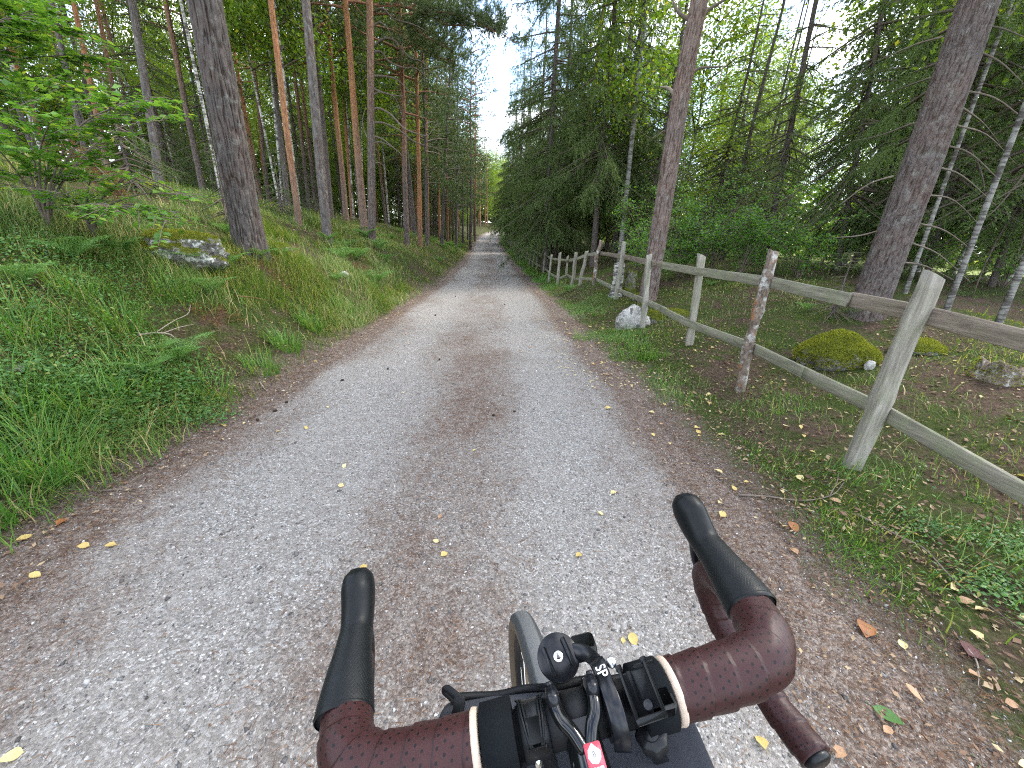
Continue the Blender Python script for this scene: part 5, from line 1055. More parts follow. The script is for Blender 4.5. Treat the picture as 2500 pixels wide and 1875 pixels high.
def far_leaves(n, l0_, l1_, y0_, y1_):
    x, y = scatter_xy(n, l0_, l1_, y0_, y1_, 1.2); a = rng.random(n)*6.283; d = np.stack([np.cos(a), np.sin(a), 0*a], -1); s = rng.uniform(.018, .038, n); return rhomb(np.stack([x, y, RZat(x, y)+.015], -1), d, np.tile([0, 0, 1.], (n, 1)), s, s*.75)
stuff('small_fallen_leaves', [far_leaves(700, 1.0, 2.3, 3.5, 16), far_leaves(420, 2.2, 7, 4, 14), far_leaves(200, -2.4, -1.5, 5, 18)], LM['pale'], 'small pale fallen leaves sprinkled along the verges and under the fence')
# cones
def cone_mesh(seed):
    n, m = 11, 10; u = np.linspace(0, 1, n); th = np.linspace(0, 6.283, m, endpoint=False); R = .013*np.sin(np.clip(u*.92+.06, 0, 1)*math.pi)**.6; k = 1+.28*np.cos(m/2*th[None]+np.arange(n)[:, None]*math.pi)
    V = np.stack([u[:, None]*.045-.022+0*th[None], R[:, None]*k*np.cos(th), R[:, None]*k*np.sin(th)+.010], -1).reshape(-1, 3); i, j = np.meshgrid(np.arange(n-1), np.arange(m), indexing='ij'); j2 = (j+1) % m
    return mesh('cone', [(V, np.stack([i*m+j, i*m+j2, (i+1)*m+j2, (i+1)*m+j], -1).reshape(-1, 4))], plain('cone_scales', (.05, .036, .029), .9, .1, var=.4))
CM = cone_mesh(1)
for i, (px, py) in enumerate([(947, 903), (1073, 881), (836, 931), (672, 1006), (1256, 1008), (1112, 725), (1232, 745), (1063, 772), (630, 1030), (700, 985), (1205, 1018)]):
    p, t = hit(px, py); o = bpy.data.objects.new('pine_cone', CM); COL.objects.link(o); o.location = (p[0], p[1], float(RZat(p[0], p[1]))+.002); o.rotation_euler = (0, 0, rng.random()*6.28); s = rng.uniform(.55, .8)*(1 if t < 6 else 1.25); o.scale = (s,)*3; tag(o, 'small dark fallen pine cone on the gravel road', 'pine cone', 'pine cones on the road')
# ------------------------------------------------------------------ bicycle (bar frame: x right, y forward, z up)
BO = np.array([.0684, .1756, CAM_H-.3385])
def _rot(yaw, roll, pitch):
    c, s = math.cos(yaw), math.sin(yaw); Rz = np.array([[c, -s, 0], [s, c, 0], [0, 0, 1]]); c, s = math.cos(roll), math.sin(roll); Ry = np.array([[c, 0, s], [0, 1, 0], [-s, 0, c]]); c, s = math.cos(pitch), math.sin(pitch); Rx = np.array([[1, 0, 0], [0, c, -s], [0, s, c]])
    return Rz@Ry@Rx
BM = _rot(.1413, -.178, -.0274)
def B(v): return BO+np.asarray(v, float)@BM.T
BX, BY, BZ = BM[:, 0], BM[:, 1], BM[:, 2]
def tape_mat():
    g = G('bar_tape'); ts = g.attr('ts'); tt = g.attr('tt')
    a = g.math('ADD', g.math('DIVIDE', ts, .0215), tt); fa = g.math('FRACT', a)
    u = g.math('MULTIPLY', a, 4.0); fu = g.math('SUBTRACT', g.math('FRACT', u), .5); row = g.math('FLOOR', u)
    v = g.math('ADD', g.math('MULTIPLY', tt, 19.0), g.math('MULTIPLY', row, .43)); fv = g.math('SUBTRACT', g.math('FRACT', v), .5)
    d = g.math('SQRT', g.math('ADD', g.math('POWER', g.math('MULTIPLY', fu, .0054), 2), g.math('POWER', g.math('MULTIPLY', fv, .0066), 2)))
    hole = g.math('MULTIPLY', g.math('LESS_THAN', d, .00100), g.math('GREATER_THAN', fa, .27))
    seam = g.math('LESS_THAN', fa, .045); co = g.co(); n = g.noise(co, 60, 4); n2 = g.noise(co, 700, 3)
    c = g.mix(n, (.027, .0084, .0082), (.042, .0138, .0130)); c = g.mix(hole, c, (.004, .003, .003)); c = g.mix(g.math('MULTIPLY', seam, .7), c, (.016, .007, .007))
    h = g.math('SUBTRACT', g.math('MULTIPLY', n2, .12), hole)
    return g.done(g.bsdf(c, .46, .28, g.bump(h, .5, .0008)))
MAT['tape'] = tape_mat()
def rubber_mat():
    g = G('hood_rubber'); u = g.attr('ts'); v = g.attr('tt'); a = g.math('ADD', g.math('MULTIPLY', u, 260.0), g.math('MULTIPLY', v, 46.0)); b = g.math('SUBTRACT', g.math('MULTIPLY', u, 260.0), g.math('MULTIPLY', v, 46.0))
    w = g.math('MAXIMUM', g.math('ABSOLUTE', g.math('SUBTRACT', g.math('FRACT', a), .5)), g.math('ABSOLUTE', g.math('SUBTRACT', g.math('FRACT', b), .5)))
    line = g.math('MULTIPLY', g.ramp(w, [(.40, 0.0), (.48, 1.0)]), g.math('MULTIPLY', g.ramp(g.math('DIVIDE', u, .13), [(.18, 1.0), (.62, 0.0)]), 1.0)); co = g.co()
    c = g.mix(g.noise(co, 90, 5), (.0042, .0050, .0056), (.0078, .0092, .0100)); c = g.mix(g.math('MULTIPLY', line, .35), c, (.018, .021, .023))
    return g.done(g.bsdf(c, .42, .2, g.bump(g.math('ADD', line, g.math('MULTIPLY', g.noise(co, 900, 2), .35)), .25, .0006)))
MAT['rubber'] = rubber_mat()
MAT['blackmatte'] = plain('black_matte', (.0065, .007, .0076), .52, .25, bump=.12, bscale=900)
MAT['blackgloss'] = plain('black_gloss', (.005, .0055, .006), .08, .5)
MAT['anodised'] = plain('black_anodised', (.0085, .009, .0115), .26, .35)
MAT['plastic'] = plain('black_plastic', (.0095, .010, .011), .36, .3, bump=.05, bscale=900)
MAT['steel'] = plain('steel', (.72, .72, .70), .22, .5, 1.0)
MAT['cloth'] = plain('finishing_tape_cloth', (.56, .44, .34), .9, .1, var=.2, scale=300, bump=.5, bscale=1400)
MAT['velcro'] = plain('velcro', (.007, .0085, .010), .95, .1, var=.5, scale=900, bump=.9, bscale=1300)
MAT['red'] = plain('sticker_red', (.56, .07, .10), .35, .4); MAT['white'] = plain('sticker_white', (.82, .80, .80), .4, .4); MAT['greyprint'] = plain('print_grey', (.16, .14, .15), .5, .3)
def fabric():
    g = G('bag_fabric'); co = g.co(); w = g.n('TexWave', {'wave_type': 'BANDS', 'bands_direction': 'DIAGONAL'}, Vector=co, Scale=330.0, Distortion=.6, Detail=1.0).outputs['Fac']; n = g.noise(co, 26, 4)
    c = g.mix(n, (.034, .036, .042), (.056, .058, .067)); c = g.mix(g.math('MULTIPLY', w, .35), c, (.030, .032, .038)); return g.done(g.bsdf(c, .85, .2, g.bump(w, .35, .0008)))
MAT['fabric'] = fabric()
def tyre_mat():
    g = G('tyre_rubber'); co = g.co(); n = g.noise(co, 30, 5, .65); a = g.attr('across'); c = g.mix(n, (.030, .032, .033), (.062, .065, .065)); c = g.mix(g.ramp(g.math('ABSOLUTE', a), [(.30, .75), (.42, 0.0)]), c, g.mix(n, (.11, .113, .113), (.18, .18, .176)))
    c = g.mix(g.ramp(g.math('ABSOLUTE', a), [(.78, 0.0), (.86, 1.0)]), c, (.10, .075, .05)); return g.done(g.bsdf(c, .8, .25, g.bump(n, .3, .002)))
MAT['tyre'] = tyre_mat()
def aobj(name, V, Fq, m, parent, ts, tt, smooth=True): return obj(name, [(V, Fq)], m, parent, smooth, {'ts': ts, 'tt': tt})
def sweep(path, R, R2=None, seg=40, n=160, disp=None):
    P = crv(path, n); t = np.linspace(0, 1, len(R)); tn = np.linspace(0, 1, n)
    Rn = np.interp(tn, t, R); R2n = None if R2 is None else np.interp(tn, t, R2)
    s = np.concatenate([[0], np.cumsum(np.linalg.norm(np.diff(P, axis=0), axis=1))]); Rn = np.convolve(np.pad(Rn, 4, mode='edge'), np.ones(9)/9, 'valid')
    if R2n is not None: R2n = np.convolve(np.pad(R2n, 4, mode='edge'), np.ones(9)/9, 'valid')
    V, Fl = tube(P, Rn, seg, True, R2n, disp); ts = np.concatenate([np.repeat(s, seg), [s[0], s[-1]]]); tt = np.concatenate([np.tile(np.arange(seg)/seg, n), [0, 0]]); return V, Fl, ts, tt
# front wheel stands on the road; the rest follows from it
wyaw, wlean, WR = math.radians(9), math.radians(-4.5), .345
top_ = at(1308, 1580, 1.0)-CAM; top_ = CAM+top_*((.703-CAM_H)/top_[2]); wf = np.array([-math.sin(wyaw), math.cos(wyaw), 0]); ws = np.array([math.cos(wyaw), math.sin(wyaw), 0]); wu = unit(np.array([0, 0, 1.])*math.cos(wlean)+ws*math.sin(wlean)); wa = unit(np.cross(wf, wu))
wc = top_-wu*WR-wf*.108; wc[2] = WR*math.cos(wlean)+float(RZat(wc[0], wc[1]))+.003; contact = wc-wu*WR
bike = empty('bicycle', contact); tag(bike, 'bicycle in the foreground with black hoods and dark red taped drop handlebar', 'bicycle')
def torus(c, f, u, a, Rm, sect, n=180):
    """sect: list of (radial offset, axial offset)"""
    th = np.linspace(0, 2*math.pi, n, endpoint=False); k = len(sect); rad = np.cos(th)[:, None]*u+np.sin(th)[:, None]*f; S = np.array(sect)
    V = c+rad[:, None, :]*(Rm+S[None, :, 0])[..., None]+a*S[None, :, 1][..., None]; i, j = np.meshgrid(np.arange(n), np.arange(k), indexing='ij'); i2, j2 = (i+1) % n, (j+1) % k
    return V.reshape(-1, 3), np.stack([i*k+j, i*k+j2, i2*k+j2, i2*k+j], -1).reshape(-1, 4)
wheel = obj('front_wheel', [torus(wc, wf, wu, wa, WR-.045, [(.014, -.013), (.014, .013), (-.012, .010), (-.020, 0), (-.012, -.010)], 90), tube(np.stack([wc-wa*.05, wc+wa*.05]), .018, 14)], MAT['blackmatte'], bike, smooth=False)
k = 34; ph = np.linspace(0, 2*math.pi, k, endpoint=False); tr_ = .0225; sect = [(tr_*math.cos(p)-tr_, tr_*1.02*math.sin(p)) for p in ph]
Vt, Ft_ = torus(wc, wf, wu, wa, WR, sect, 420); across = np.tile(np.where(np.abs(((ph+math.pi) % (2*math.pi))-math.pi) < 9, (((ph+math.pi) % (2*math.pi))-math.pi)/1.57, 1), 420)
th = np.repeat(np.arange(420), k); rad = unit(Vt-wc-np.outer((Vt-wc)@wa, wa)); aa = np.abs(across); knob = (((aa > .38) & (aa < .66)) & (th % 4 < 2))*.0018+((aa > .24) & (aa < .28))*-.0008+((aa > .66) & (aa < .72))*-.001; Vt = Vt+rad*knob[:, None]
obj('tyre', [(Vt, Ft_)], MAT['tyre'], wheel, True, {'across': across})
sp = []
for i in range(24):
    a0 = i*6.283/24; rd = math.cos(a0)*wu+math.sin(a0)*wf; sp.append(tube(np.stack([wc+wa*(.03 if i % 2 else -.03)+rd*.02, wc+rd*(WR-.062)]), .0011, 4, False))
obj('spokes', sp, MAT['steel'], wheel)
# fork, head tube and frame tubes below the bar
steer = B((0, -.085, -.02)); crown_ = wc+wu*(WR+.05)-wf*.10; dn = unit(crown_-steer)
obj('head_tube', [tube(np.stack([steer+dn*.06, crown_-dn*.01]), .021, 20)], MAT['blackgloss'], bike, True)
fk = obj('fork', [tube(crv([crown_+wa*s*.018, crown_+wa*s*.045-wu*.05, wc+wa*s*.055+wu*.15, wc+wa*s*.052], 16), np.linspace(.016, .009, 16), 12) for s in (-1, 1)]+[tube(np.stack([crown_-wa*.03, crown_+wa*.03]), .02, 12)], MAT['blackgloss'], bike, True)
back = np.array([-wf[0]*.4, -1, 0]); obj('top_tube', [tube(np.stack([steer+dn*.10, steer+dn*.10+back*.55-[0, 0, .05]]), .018, 16)], MAT['blackgloss'], bike, True); obj('down_tube', [tube(np.stack([crown_-dn*.05, crown_+back*.55-[0, 0, .38]]), .022, 16)], MAT['blackgloss'], bike, True)
bar = obj('handlebar', [tube(np.stack([B((-.08, 0, 0)), B((0, 0, 0)), B((.08, 0, 0))]), [.0135, .0159, .0135], 24), tube(np.stack([B((-.045, 0, 0)), B((.045, 0, 0))]), .0160, 32)], MAT['blackmatte'], bike, True)
TP = [(.077, 0, 0), (.11, 0, 0), (.14, .001, 0), (.160, .006, 0), (.1738, .0185, -.001), (.1815, .038, -.005), (.1868, .062, -.0105), (.189, .085, -.017), (.1915, .108, -.029), (.194, .120, -.050), (.1985, .118, -.078), (.204, .100, -.108), (.2095, .066, -.130), (.2145, .028, -.1405), (.2180, -.010, -.1430)]
TR = [.0213, .0215, .0217, .0217, .0213, .0203, .0190, .017, .016, .016, .0158, .0157, .0156, .0156, .0156]
HP = [(.1862, .047, -.0065), (.1868, .056, -.0055), (.1874, .075, -.002), (.188, .10, .002), (.1884, .120, .0045), (.1888, .138, .012), (.1890, .152, .0215), (.1890, .162, .0285), (.1890, .1675, .0325)]
HR, HR2 = [.0236, .0234, .0208, .0166, .0152, .0162, .0170, .0148, .0080], [.0215, .0222, .0205, .0172, .0160, .0190, .0205, .0160, .007]
for sgn, nm in ((1, 'right'), (-1, 'left')):
    mir = np.array([sgn, 1, 1]); P = [B((np.array(p)+[(.25*max(0, -p[2]-.012) if sgn < 0 else 0), 0, 0])*mir) for p in TP]
    saw = lambda th, s: .0015*(((s/.0215+th/6.2832) % 1.0)-.5)+.0005*vn(np.cos(th)*3, np.sin(th)*3, s*60)
    V, Fl, ts, tt = sweep(P, TR, None, 56, 330, saw); tape = aobj('bar_tape', V, Fl, MAT['tape'], bike, ts, tt)
    e = P[-1]; d = unit(P[-1]-P[-2]); obj('end_plug', [tube(np.stack([e-d*.002, e+d*.004, e+d*.006]), [.0128, .0128, .0095], 24)], MAT['plastic'], tape, True)
    V, Fl = tube(np.stack([B((sgn*(.0730), 0, 0)), B((sgn*.0733, 0, 0)), B((sgn*.0772, 0, 0)), B((sgn*.0785, 0, 0))]), [.0206, .0218, .0226, .0222], 40); obj('finishing_tape', [(V, Fl)], MAT['cloth'], tape, True)
    H = [B(np.array(p)*mir) for p in HP]; V, Fl, ts, tt = sweep(H, HR, HR2, 48, 110); hood = aobj('brake_hood', V, Fl, MAT['rubber'], bike, ts, tt)
    lip = H[0]; ld = unit(H[1]-H[0]); obj('lip', [tube(np.stack([lip-ld*.0012, lip+ld*.0008, lip+ld*.003]), [.0226, .0240, .0234], 48, False, np.array([.0210, .0224, .0219]))], MAT['rubber'], hood, True, {'ts': np.full(144, .2), 'tt': np.zeros(144)})
    LV = [B(np.array(p)*mir) for p in [(.1895, .138, .002), (.190, .143, -.018), (.192, .140, -.045), (.197, .126, -.075), (.201, .108, -.098)]]; obj('brake_lever', [tube(crv(LV, 30), np.linspace(.0075, .0045, 30), 14, True, np.linspace(.005, .0035, 30))], MAT['anodised'], bike, True)
# stem
stem = obj('stem', [tube(crv([B((0, -.016, .003)), B((0, -.045, .001)), B((0, -.080, -.005)), B((0, -.115, -.012))], 20), np.linspace(.0125, .017, 20), 28, True, np.linspace(.0145, .0165, 20))]+[tube(crv([B((s*.0150, .0175, .0060)), B((s*.0150, .0105, .0160)), B((s*.0148, .000, .0205)), B((s*.0125, -.0095, .0200)), B((s*.0070, -.017, .0180)), B((s*.002, -.027, .0140))], 30), [.0052]*12+list(np.linspace(.0052, .0046, 18)), 16) for s in (-1, 1)], MAT['blackgloss'], bike, True)
for s in (-1, 1):
    c = B((s*.0150, -.001, .0215)); d = unit(B((s*.0160, .010, .0265))-c); obj('bolt', [tube(np.stack([c, c+d*.009, c+d*.0091, c+d*.012]), [.0050, .0050, .0042, .0038], 16), tube(np.stack([c+d*.012, c+d*.0150]), [.0028, .0024], 12)], MAT['anodised'], stem, True)
obj('clamp_plate', [tube(np.stack([B((-.013, 0, 0)), B((.013, 0, 0))]), .0172, 32)], MAT['blackmatte'], stem, True)
obj('yoke', [(lambda q: (q, np.array([[0, 1, 2, 3]])))(np.array([B((-.012, -.010, .0182)), B((.012, -.010, .0182)), B((.004, -.024, .0176)), B((-.004, -.024, .0176))]))], MAT['anodised'], stem)
def plate(c, ex, ey, nrm, outline, th=.0006):
    """flat plate from a 2-D outline"""
    o2 = np.array(outline, float); n = len(o2); top = c+o2[:, :1]*ex+o2[:, 1:]*ey+nrm*th; bot = top-nrm*th; m = c+nrm*th; V = np.vstack([top, bot, m]); jj = np.arange(n); j2 = (jj+1) % n
    return V, [np.stack([jj, jj+n, j2+n, j2], -1), np.stack([np.full(n, 2*n), jj, j2], -1)]
def rrect(w, h, r, k=5):
    out = []
    for (cx_, cy_, a0) in ((w/2-r, h/2-r, 0), (-w/2+r, h/2-r, 90), (-w/2+r, -h/2+r, 180), (w/2-r, -h/2+r, 270)): out += [(cx_+r*math.cos(math.radians(a0+90*i/k)), cy_+r*math.sin(math.radians(a0+90*i/k))) for i in range(k+1)]
    return out
def text_geo(s, size, c, ex, ey, nrm, ext=.0001, bold=0.0):
    cu_ = bpy.data.curves.new('t', 'FONT'); cu_.body = s; cu_.size = size; cu_.extrude = ext; cu_.align_x = 'CENTER'; cu_.align_y = 'CENTER'; cu_.offset = bold; o = bpy.data.objects.new('t', cu_); COL.objects.link(o); bpy.context.view_layer.update()
    me = bpy.data.meshes.new_from_object(o); bpy.data.objects.remove(o); V = np.array([v.co[:] for v in me.vertices]); Ft = []
    for p in me.polygons:
        v = list(p.vertices)
        for i in range(1, len(v)-1): Ft.append([v[0], v[i], v[i+1]])
    bpy.data.meshes.remove(me); return c+V[:, :1]*ex+V[:, 1:2]*ey+V[:, 2:]*nrm, np.array(Ft)
# red sticker on the stem
sc_ = B((.003, -.0335, .0183)); sn = unit(BZ*.9-BY*.25+BX*.0); sy = unit(BY-sn*(BY@sn)); sx = np.cross(sy, sn)
stk = obj('sticker', [plate(sc_, sx, sy, sn, rrect(.0115, .0148, .0014), .0006)], MAT['red'], stem)
dia_ = [(0, .0058), (.0022, .0034), (.0048, .0012), (.0040, -.0022), (.0012, -.0048), (-.0026, -.0040), (-.0046, -.0008), (-.0036, .0028)]
obj('emblem', [plate(sc_+sn*.0007+sy*.0012, sx, sy, sn, dia_, .0003)], MAT['white'], stk); obj('letter', [text_geo('B', .0045, sc_+sn*.0012+sy*.0012, sx, sy, sn)], MAT['greyprint'], stk)
obj('strip', [plate(sc_+sn*.0007-sy*.0056+sx*q, sx, sy, sn, rrect(w_, .0017, .0005, 2), .0003) for q, w_ in ((-.0026, .003), (.0001, .0017), (.0027, .0028))], MAT['white'], stk)
# phone mount
dc = at(1363, 1603, .352); dnv = unit(unit(CAM-dc)*.8+BZ*.3); dx = unit(BX-dnv*(BX@dnv)); dy = np.cross(dnv, dx)
mount = obj('phone_mount', [tube(np.stack([dc-dnv*.0155, dc-dnv*.015, dc-dnv*.0052, dc-dnv*.005]), [.0172, .0186, .0186, .0180], 44), tube(np.stack([dc-dnv*.0048, dc-dnv*.0042, dc-dnv*.0006, dc]), [.0184, .0195, .0195, .0189], 56)], MAT['anodised'], bike, True)
ca, sa = math.cos(.24), math.sin(.24); rx_, ry2 = dx*ca+dy*sa, -dx*sa+dy*ca
ca, sa = math.cos(.20), math.sin(.20); rx_, ry2 = dx*ca-dy*sa*-1, dy*ca-dx*sa
for s in (-1, 1): obj('locking_rail', [box(dc+rx_*s*.0102+dnv*.0012, rx_*.0020, ry2*.0118, dnv*.0013, .0004)], MAT['anodised'], mount)
obj('screw', [tube(np.stack([dc-dnv*.0002, dc+dnv*.0008, dc+dnv*.0010]), [.0046, .0046, .0040], 24), tube(np.stack([dc+dnv*.0009, dc+dnv*.0013]), [.0025, .0023], 16)], MAT['steel'], mount, False); obj('socket', [tube(np.stack([dc+dnv*.00125, dc+dnv*.0016]), .0017, 6)], MAT['greyprint'], mount)
def ribbon(path, nrm, w, th, n=40):
    P = crv(path, n); Tn = unit(np.gradient(P, axis=0)); nn_ = unit(np.asarray(nrm)-Tn*(Tn@np.asarray(nrm))[:, None]); sd_ = np.cross(Tn, nn_); w = np.interp(np.linspace(0, 1, n), np.linspace(0, 1, len(np.atleast_1d(w))), np.atleast_1d(w)); bv = .0007
    sec = [(-1, -1, 0, 0), (1, -1, 0, 0), (1, 1, 0, -bv), (1, 1, -bv, 0), (-1, 1, bv, 0), (-1, 1, 0, -bv)]; V = np.stack([P+sd_*((a*w/2)+da)[:, None]+nn_*(b*th/2+db) for (a, b, da, db) in sec], 1); k = 6; i, j = np.meshgrid(np.arange(n-1), np.arange(k), indexing='ij'); j2 = (j+1) % k
    Fq = np.stack([i*k+j, i*k+j2, (i+1)*k+j2, (i+1)*k+j], -1).reshape(-1, 4); V = V.reshape(-1, 3); return V, [Fq, np.array([[5, 4, 3, 2], [5, 2, 1, 0], [(n-1)*k+0, (n-1)*k+1, (n-1)*k+2, (n-1)*k+3], [(n-1)*k, (n-1)*k+3, (n-1)*k+4, (n-1)*k+5]])]
an = unit(CAM-B((.03, .03, .02)))
AP = [at(1395, 1588, .358), at(1428, 1594, .350), at(1452, 1612, .338), at(1464, 1636, .322), B((.0265, .0215, .0190)), B((.0265, .010, .0222)), B((.0265, -.002, .0238)), B((.0265, -.014, .0205)), B((.0265, -.022, .010)), B((.0265, -.023, -.004))]
arm = obj('mount_arm', [ribbon(AP, an, [.012, .013, .012, .0118, .0115, .0115, .0115, .012, .012, .012], .0065)], MAT['anodised'], bike)
rc = B((.0265, 0, 0)); obj('clamp_ring', [tube(np.stack([rc-BX*.0062, rc-BX*.006, rc+BX*.006, rc+BX*.0062]), [.0185, .0196, .0196, .0185], 40)], MAT['anodised'], arm, True)
tcx = B((.0265, .0105, .0222)); tdir = unit(B((.0265, .004, .0234))-B((.0265, .017, .0207))); tn_ = unit(an-tdir*(an@tdir)); tup = np.cross(tn_, tdir)
obj('lettering', [text_geo('SP', .0112, tcx+tn_*.0039, tdir, tup, tn_, .0001, .0001)], MAT['white'], arm)
c = B((.0375, .0215, .0150)); obj('screw', [tube(np.stack([c, c+an*.003, c+an*.0035]), [.0040, .0040, .0032], 18)], MAT['steel'], arm)
c = at(1425, 1580, .385); obj('mount_head', [box(c, BX*.012, BY*.010, BZ*.009, .003)], MAT['plastic'], mount)
# bracket for a lamp, clamped right of the stem
kc = at(1566, 1688, .276); kn = unit(CAM-kc); kx = unit(unit(at(1600, 1676, .276)-kc)); kx = unit(kx-kn*(kx@kn)); ky = np.cross(kn, kx)
def kb(x, y, z): return kc+kx*x+ky*y+kn*z
br = obj('lamp_bracket', [box(kb(0, -.001, -.004), kx*.0098, ky*.0140, kn*.002, .001)], MAT['plastic'], bike)
for s in (-1, 1): obj('guide', [box(kb(s*.0098, .001, .0005), kx*.0014, ky*.0150, kn*.0042, .0006), box(kb(s*.0098, .0165, .0010), kx*.0024, ky*.0022, kn*.0030, .0006)], MAT['plastic'], br)
obj('end_wall', [box(kb(0, -.0150, .0005), kx*.0112, ky*.0022, kn*.0045, .0008)], MAT['plastic'], br); obj('latch', [box(kb(-.004, .004, -.0012), kx*.0016, ky*.0095, kn*.0010, .0003)], MAT['plastic'], br)
obj('screw', [tube(np.stack([kb(.001, -.008, -.002), kb(.001, -.008, .0002), kb(.001, -.008, .0005)]), [.0036, .0036, .0028], 18)], MAT['anodised'], br)
kc2 = at(1588, 1788, .276); kn2 = unit(CAM-kc2+BY*.15); knob_ = obj('clamp_knob', [tube(np.stack([kc2-kn2*.012, kc2-kn2*.011, kc2-kn2*.002, kc2]), [.0090, .0110, .0115, .0098], 30, True, None, lambda th, s: .0006*np.cos(8*th)), tube(np.stack([kc2-kn2*.001, kc2+kn2*.0018]), [.0062, .0056], 24)], MAT['plastic'], br, True)
obj('clamp_body', [box(B((.060, -.004, .012)), BX*.010, BY*.017, BZ*.010, .002)], MAT['plastic'], br); obj('clamp_strap', [ribbon([at(1588, 1795, .288), at(1600, 1825, .292), at(1618, 1862, .30), at(1630, 1900, .305)], an, .011, .002, 16)], MAT['plastic'], br)
# rubber-band computer mount left of the stem
cm = obj('computer_mount', [tube(np.stack([B((-.0435, 0, 0)), B((-.0425, 0, 0)), B((-.0235, 0, 0)), B((-.0225, 0, 0))]), [.0165, .0182, .0182, .0165], 36)], MAT['plastic'], bike, True)
def onbar(x, deg, r): a = math.radians(deg); return B((x, r*math.sin(a)*-1, r*math.cos(a)))
for s, x0 in ((-1, -.0425), (1, -.0235)):
    for q in range(2): obj('rubber_band', [tube(crv([onbar(x0+s*.001+s*-.0022*q, -70, .0190), onbar(x0-s*.001*1-s*.0022*q, -30, .0198), onbar(x0-s*.0022-s*.0022*q, 10, .0200), onbar(x0-s*.0040-s*.0015*q, 45, .0200), onbar(x0-s*.0062-s*.001*q, 66, .0196)], 26), .00095, 8)], MAT['rubber'], cm, True, {'ts': np.full(26*8+2, .2), 'tt': np.zeros(26*8+2)})
obj('pad', [box(onbar(-.033, 28, .0190), BX*.0055, unit(onbar(-.033, 40, .019)-onbar(-.033, 16, .019))*.0075, unit(onbar(-.033, 28, 1)-onbar(-.033, 28, 0))*.0012, .0005)], MAT['blackmatte'], cm); obj('tab', [box(onbar(-.033, 62, .0200), BX*.0065, unit(onbar(-.033, 70, .02)-onbar(-.033, 54, .02))*.0030, unit(onbar(-.033, 62, 1)-onbar(-.033, 62, 0))*.0014, .0005)], MAT['plastic'], cm)
hk = obj('bell_clamp', [tube(crv([at(1268, 1880, .285), at(1275, 1850, .280), at(1295, 1834, .277), at(1318, 1832, .277), at(1338, 1846, .280), at(1348, 1880, .285)], 24), .0055, 12)], MAT['plastic'], bike, True); obj('bolt', [tube(np.stack([at(1312, 1838, .272), at(1314, 1862, .272), at(1315, 1890, .272)]), [.0034, .0034, .0030], 14)], MAT['steel'], hk, True)
# ------------------------------------------------------------------ handlebar bag
E0, E1 = at(1092, 1694, .352), at(1600, 1641, .366); gX = unit(E1-E0); gY = unit(np.cross([0, 0, 1.], gX)); gZ = np.cross(gX, gY); gC = (E0+E1)/2+gX*.004-gY*.060-gZ*.052; GM = np.stack([gX, gY, gZ], 1)
def GB(v): return gC+np.asarray(v, float)@GM.T
bag = empty('handlebar_bag', gC); tag(bag, 'dark grey fabric bag strapped under the handlebar behind the phone mount', 'bag')
def bag_geo(hx, ry_, rz_, grow=0.0, n=48, seg=64):
    u = np.linspace(-1, 1, n); x = hx*np.sin(u*math.pi/2); k = np.clip(1-np.abs(u)**7, 0, 1)**.5*.98+.02; th = np.linspace(0, 2*math.pi, seg, endpoint=False); c, s = np.cos(th), np.sin(th); q = (np.abs(c)**3.2+np.abs(s)**3.2)**(-1/3.2)
    w = 1+.035*vn(u[:, None]*4, np.cos(th)[None]*2, np.sin(th)[None]*2)+.018*vn(u[:, None]*11, np.cos(th)[None]*5, np.sin(th)[None]*5); L_ = np.stack([np.broadcast_to(x[:, None], (n, seg)), (ry_*k+grow)[:, None]*(q*c)[None]*w, (rz_*k+grow)[:, None]*(q*s)[None]*w], -1)
    i, j = np.meshgrid(np.arange(n-1), np.arange(seg), indexing='ij'); j2 = (j+1) % seg; return GB(L_.reshape(-1, 3)), np.stack([i*seg+j, i*seg+j2, (i+1)*seg+j2, (i+1)*seg+j], -1).reshape(-1, 4)
obj('body', [bag_geo(.116, .068, .060)], MAT['fabric'], bag, True)
xs_ = np.linspace(-.100, .100, 40); tl = np.stack([xs_, .0600+.003*vn(xs_*40, 2.2), .0475+.003*vn(xs_*30, 5.1)], -1); obj('piping', [tube(GB(tl), .0038, 8)], MAT['blackmatte'], bag, True)
tl2 = np.stack([xs_, .036+.002*vn(xs_*40, 8.2), .0575+.0015*vn(xs_*30, 1.1)], -1); obj('zip', [tube(GB(tl2), .0026, 6)], MAT['blackmatte'], bag, True)
for s in (-1, 1):
    x0 = np.array([.0475, .048, .0712, .0718])*s; st_ = obj('strap', [tube(np.stack([B((q, 0, 0)) for q in x0]), [.0222, .0236, .0236, .0222], 44, True, None, lambda th, s_: .0005*vn(np.cos(th)*3, np.sin(th)*3, s_*90))], MAT['velcro'], bag, True)
    obj('strap_tail', [ribbon([B((s*.060, .024, .004)), B((s*.060, .030, -.02)), B((s*.060, .034, -.045))], BY, .022, .0016, 12)], MAT['velcro'], st_)
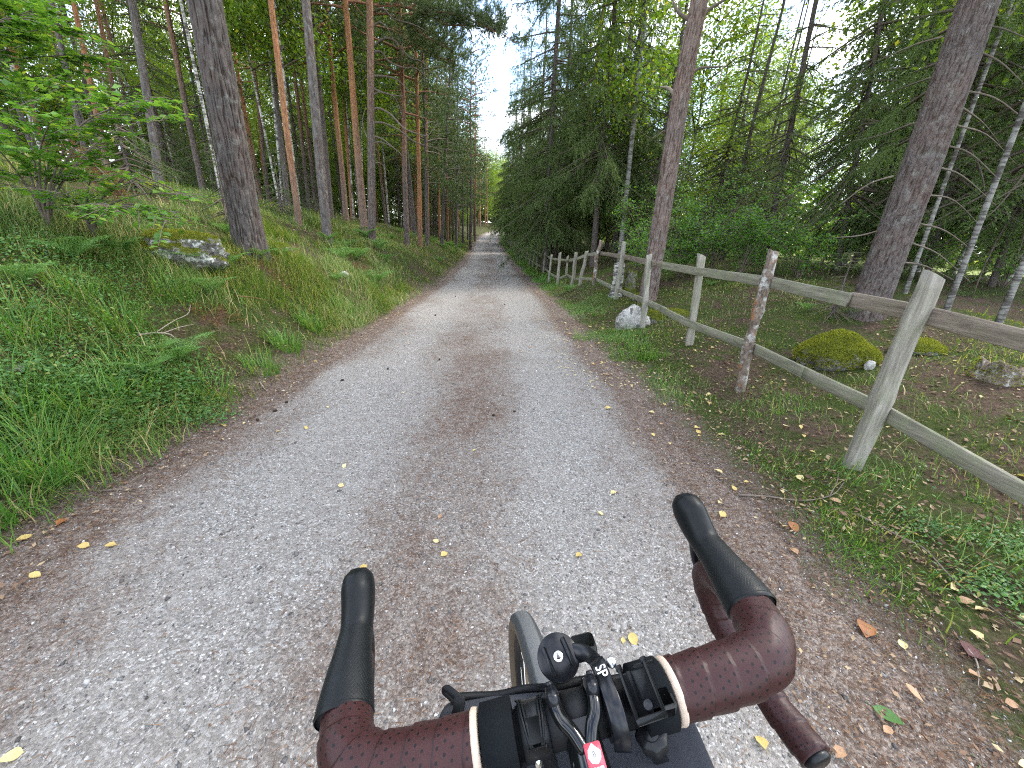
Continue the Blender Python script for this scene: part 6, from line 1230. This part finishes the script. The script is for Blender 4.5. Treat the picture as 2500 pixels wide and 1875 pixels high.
lp = [at(1118, 1738, .335), at(1112, 1715, .338), at(1100, 1700, .342), at(1088, 1690, .345), at(1086, 1684, .346), at(1094, 1683, .345), at(1108, 1694, .341), at(1124, 1706, .338)]; obj('pull_loop', [ribbon(lp, an, .006, .0022, 36)], MAT['blackmatte'], bag); obj('gusset', [ribbon([at(1122, 1700, .338), at(1120, 1725, .334), at(1112, 1758, .332)], an, .010, .003, 12)], MAT['blackmatte'], bag)
# ------------------------------------------------------------------ labels that tell look-alikes apart
ONES = 'first second third fourth fifth sixth seventh eighth ninth tenth eleventh twelfth thirteenth fourteenth fifteenth sixteenth seventeenth eighteenth nineteenth'.split()
def ordinal(n):
    if n < 20: return ONES[n-1]
    if n > 99: return 'hundred-and-'+ordinal(n-100) if n > 100 else 'hundredth'
    t, u = divmod(n, 10); T_ = ['twent', 'thirt', 'fort', 'fift', 'sixt', 'sevent', 'eight', 'ninet'][t-2]
    return T_+'ieth' if u == 0 else T_+'y-'+ONES[u-1]
PHRASE = {'background trees left of the road': 'in the background forest left of the road', 'far roadside trees on the left': 'in the far roadside forest on the left', 'distant trees at the road bend': 'in the distance at the road bend',
          'spruces in the dark stand on the right': 'in the dark background stand behind the fence', 'trees beyond the fence on the right': 'in the pale background wood beyond the fence', 'bushes in the undergrowth beyond the fence': 'in the undergrowth beyond the fence', 'ferns on the far left bank': 'on the far left bank', 'pine cones on the road': 'on the gravel road'}
KINDW = {'pine_tree': 'slender pine', 'birch_tree': 'white birch', 'spruce_tree': 'dark spruce', 'leafy_tree': 'bright leafy tree', 'leafy_bush': 'leafy green bush', 'fern': 'pale green fern', 'pine_cone': 'small dark pine cone'}
sets = {}
for o in bpy.data.objects:
    if o.get('group') in PHRASE: sets.setdefault((o['group'], o.name.split('.')[0]), []).append(o)
for (grp, nm), os_ in sets.items():
    os_.sort(key=lambda o: proj(np.array(o.location)+[0, 0, 1.0])[0])
    for i, o in enumerate(os_): o['label'] = '%s %s from the left %s' % (ordinal(i+1), KINDW[nm], PHRASE[grp])
print('objects', len(bpy.data.objects), 'tris', sum(len(m.loops)-2*len(m.polygons) for m in bpy.data.meshes))
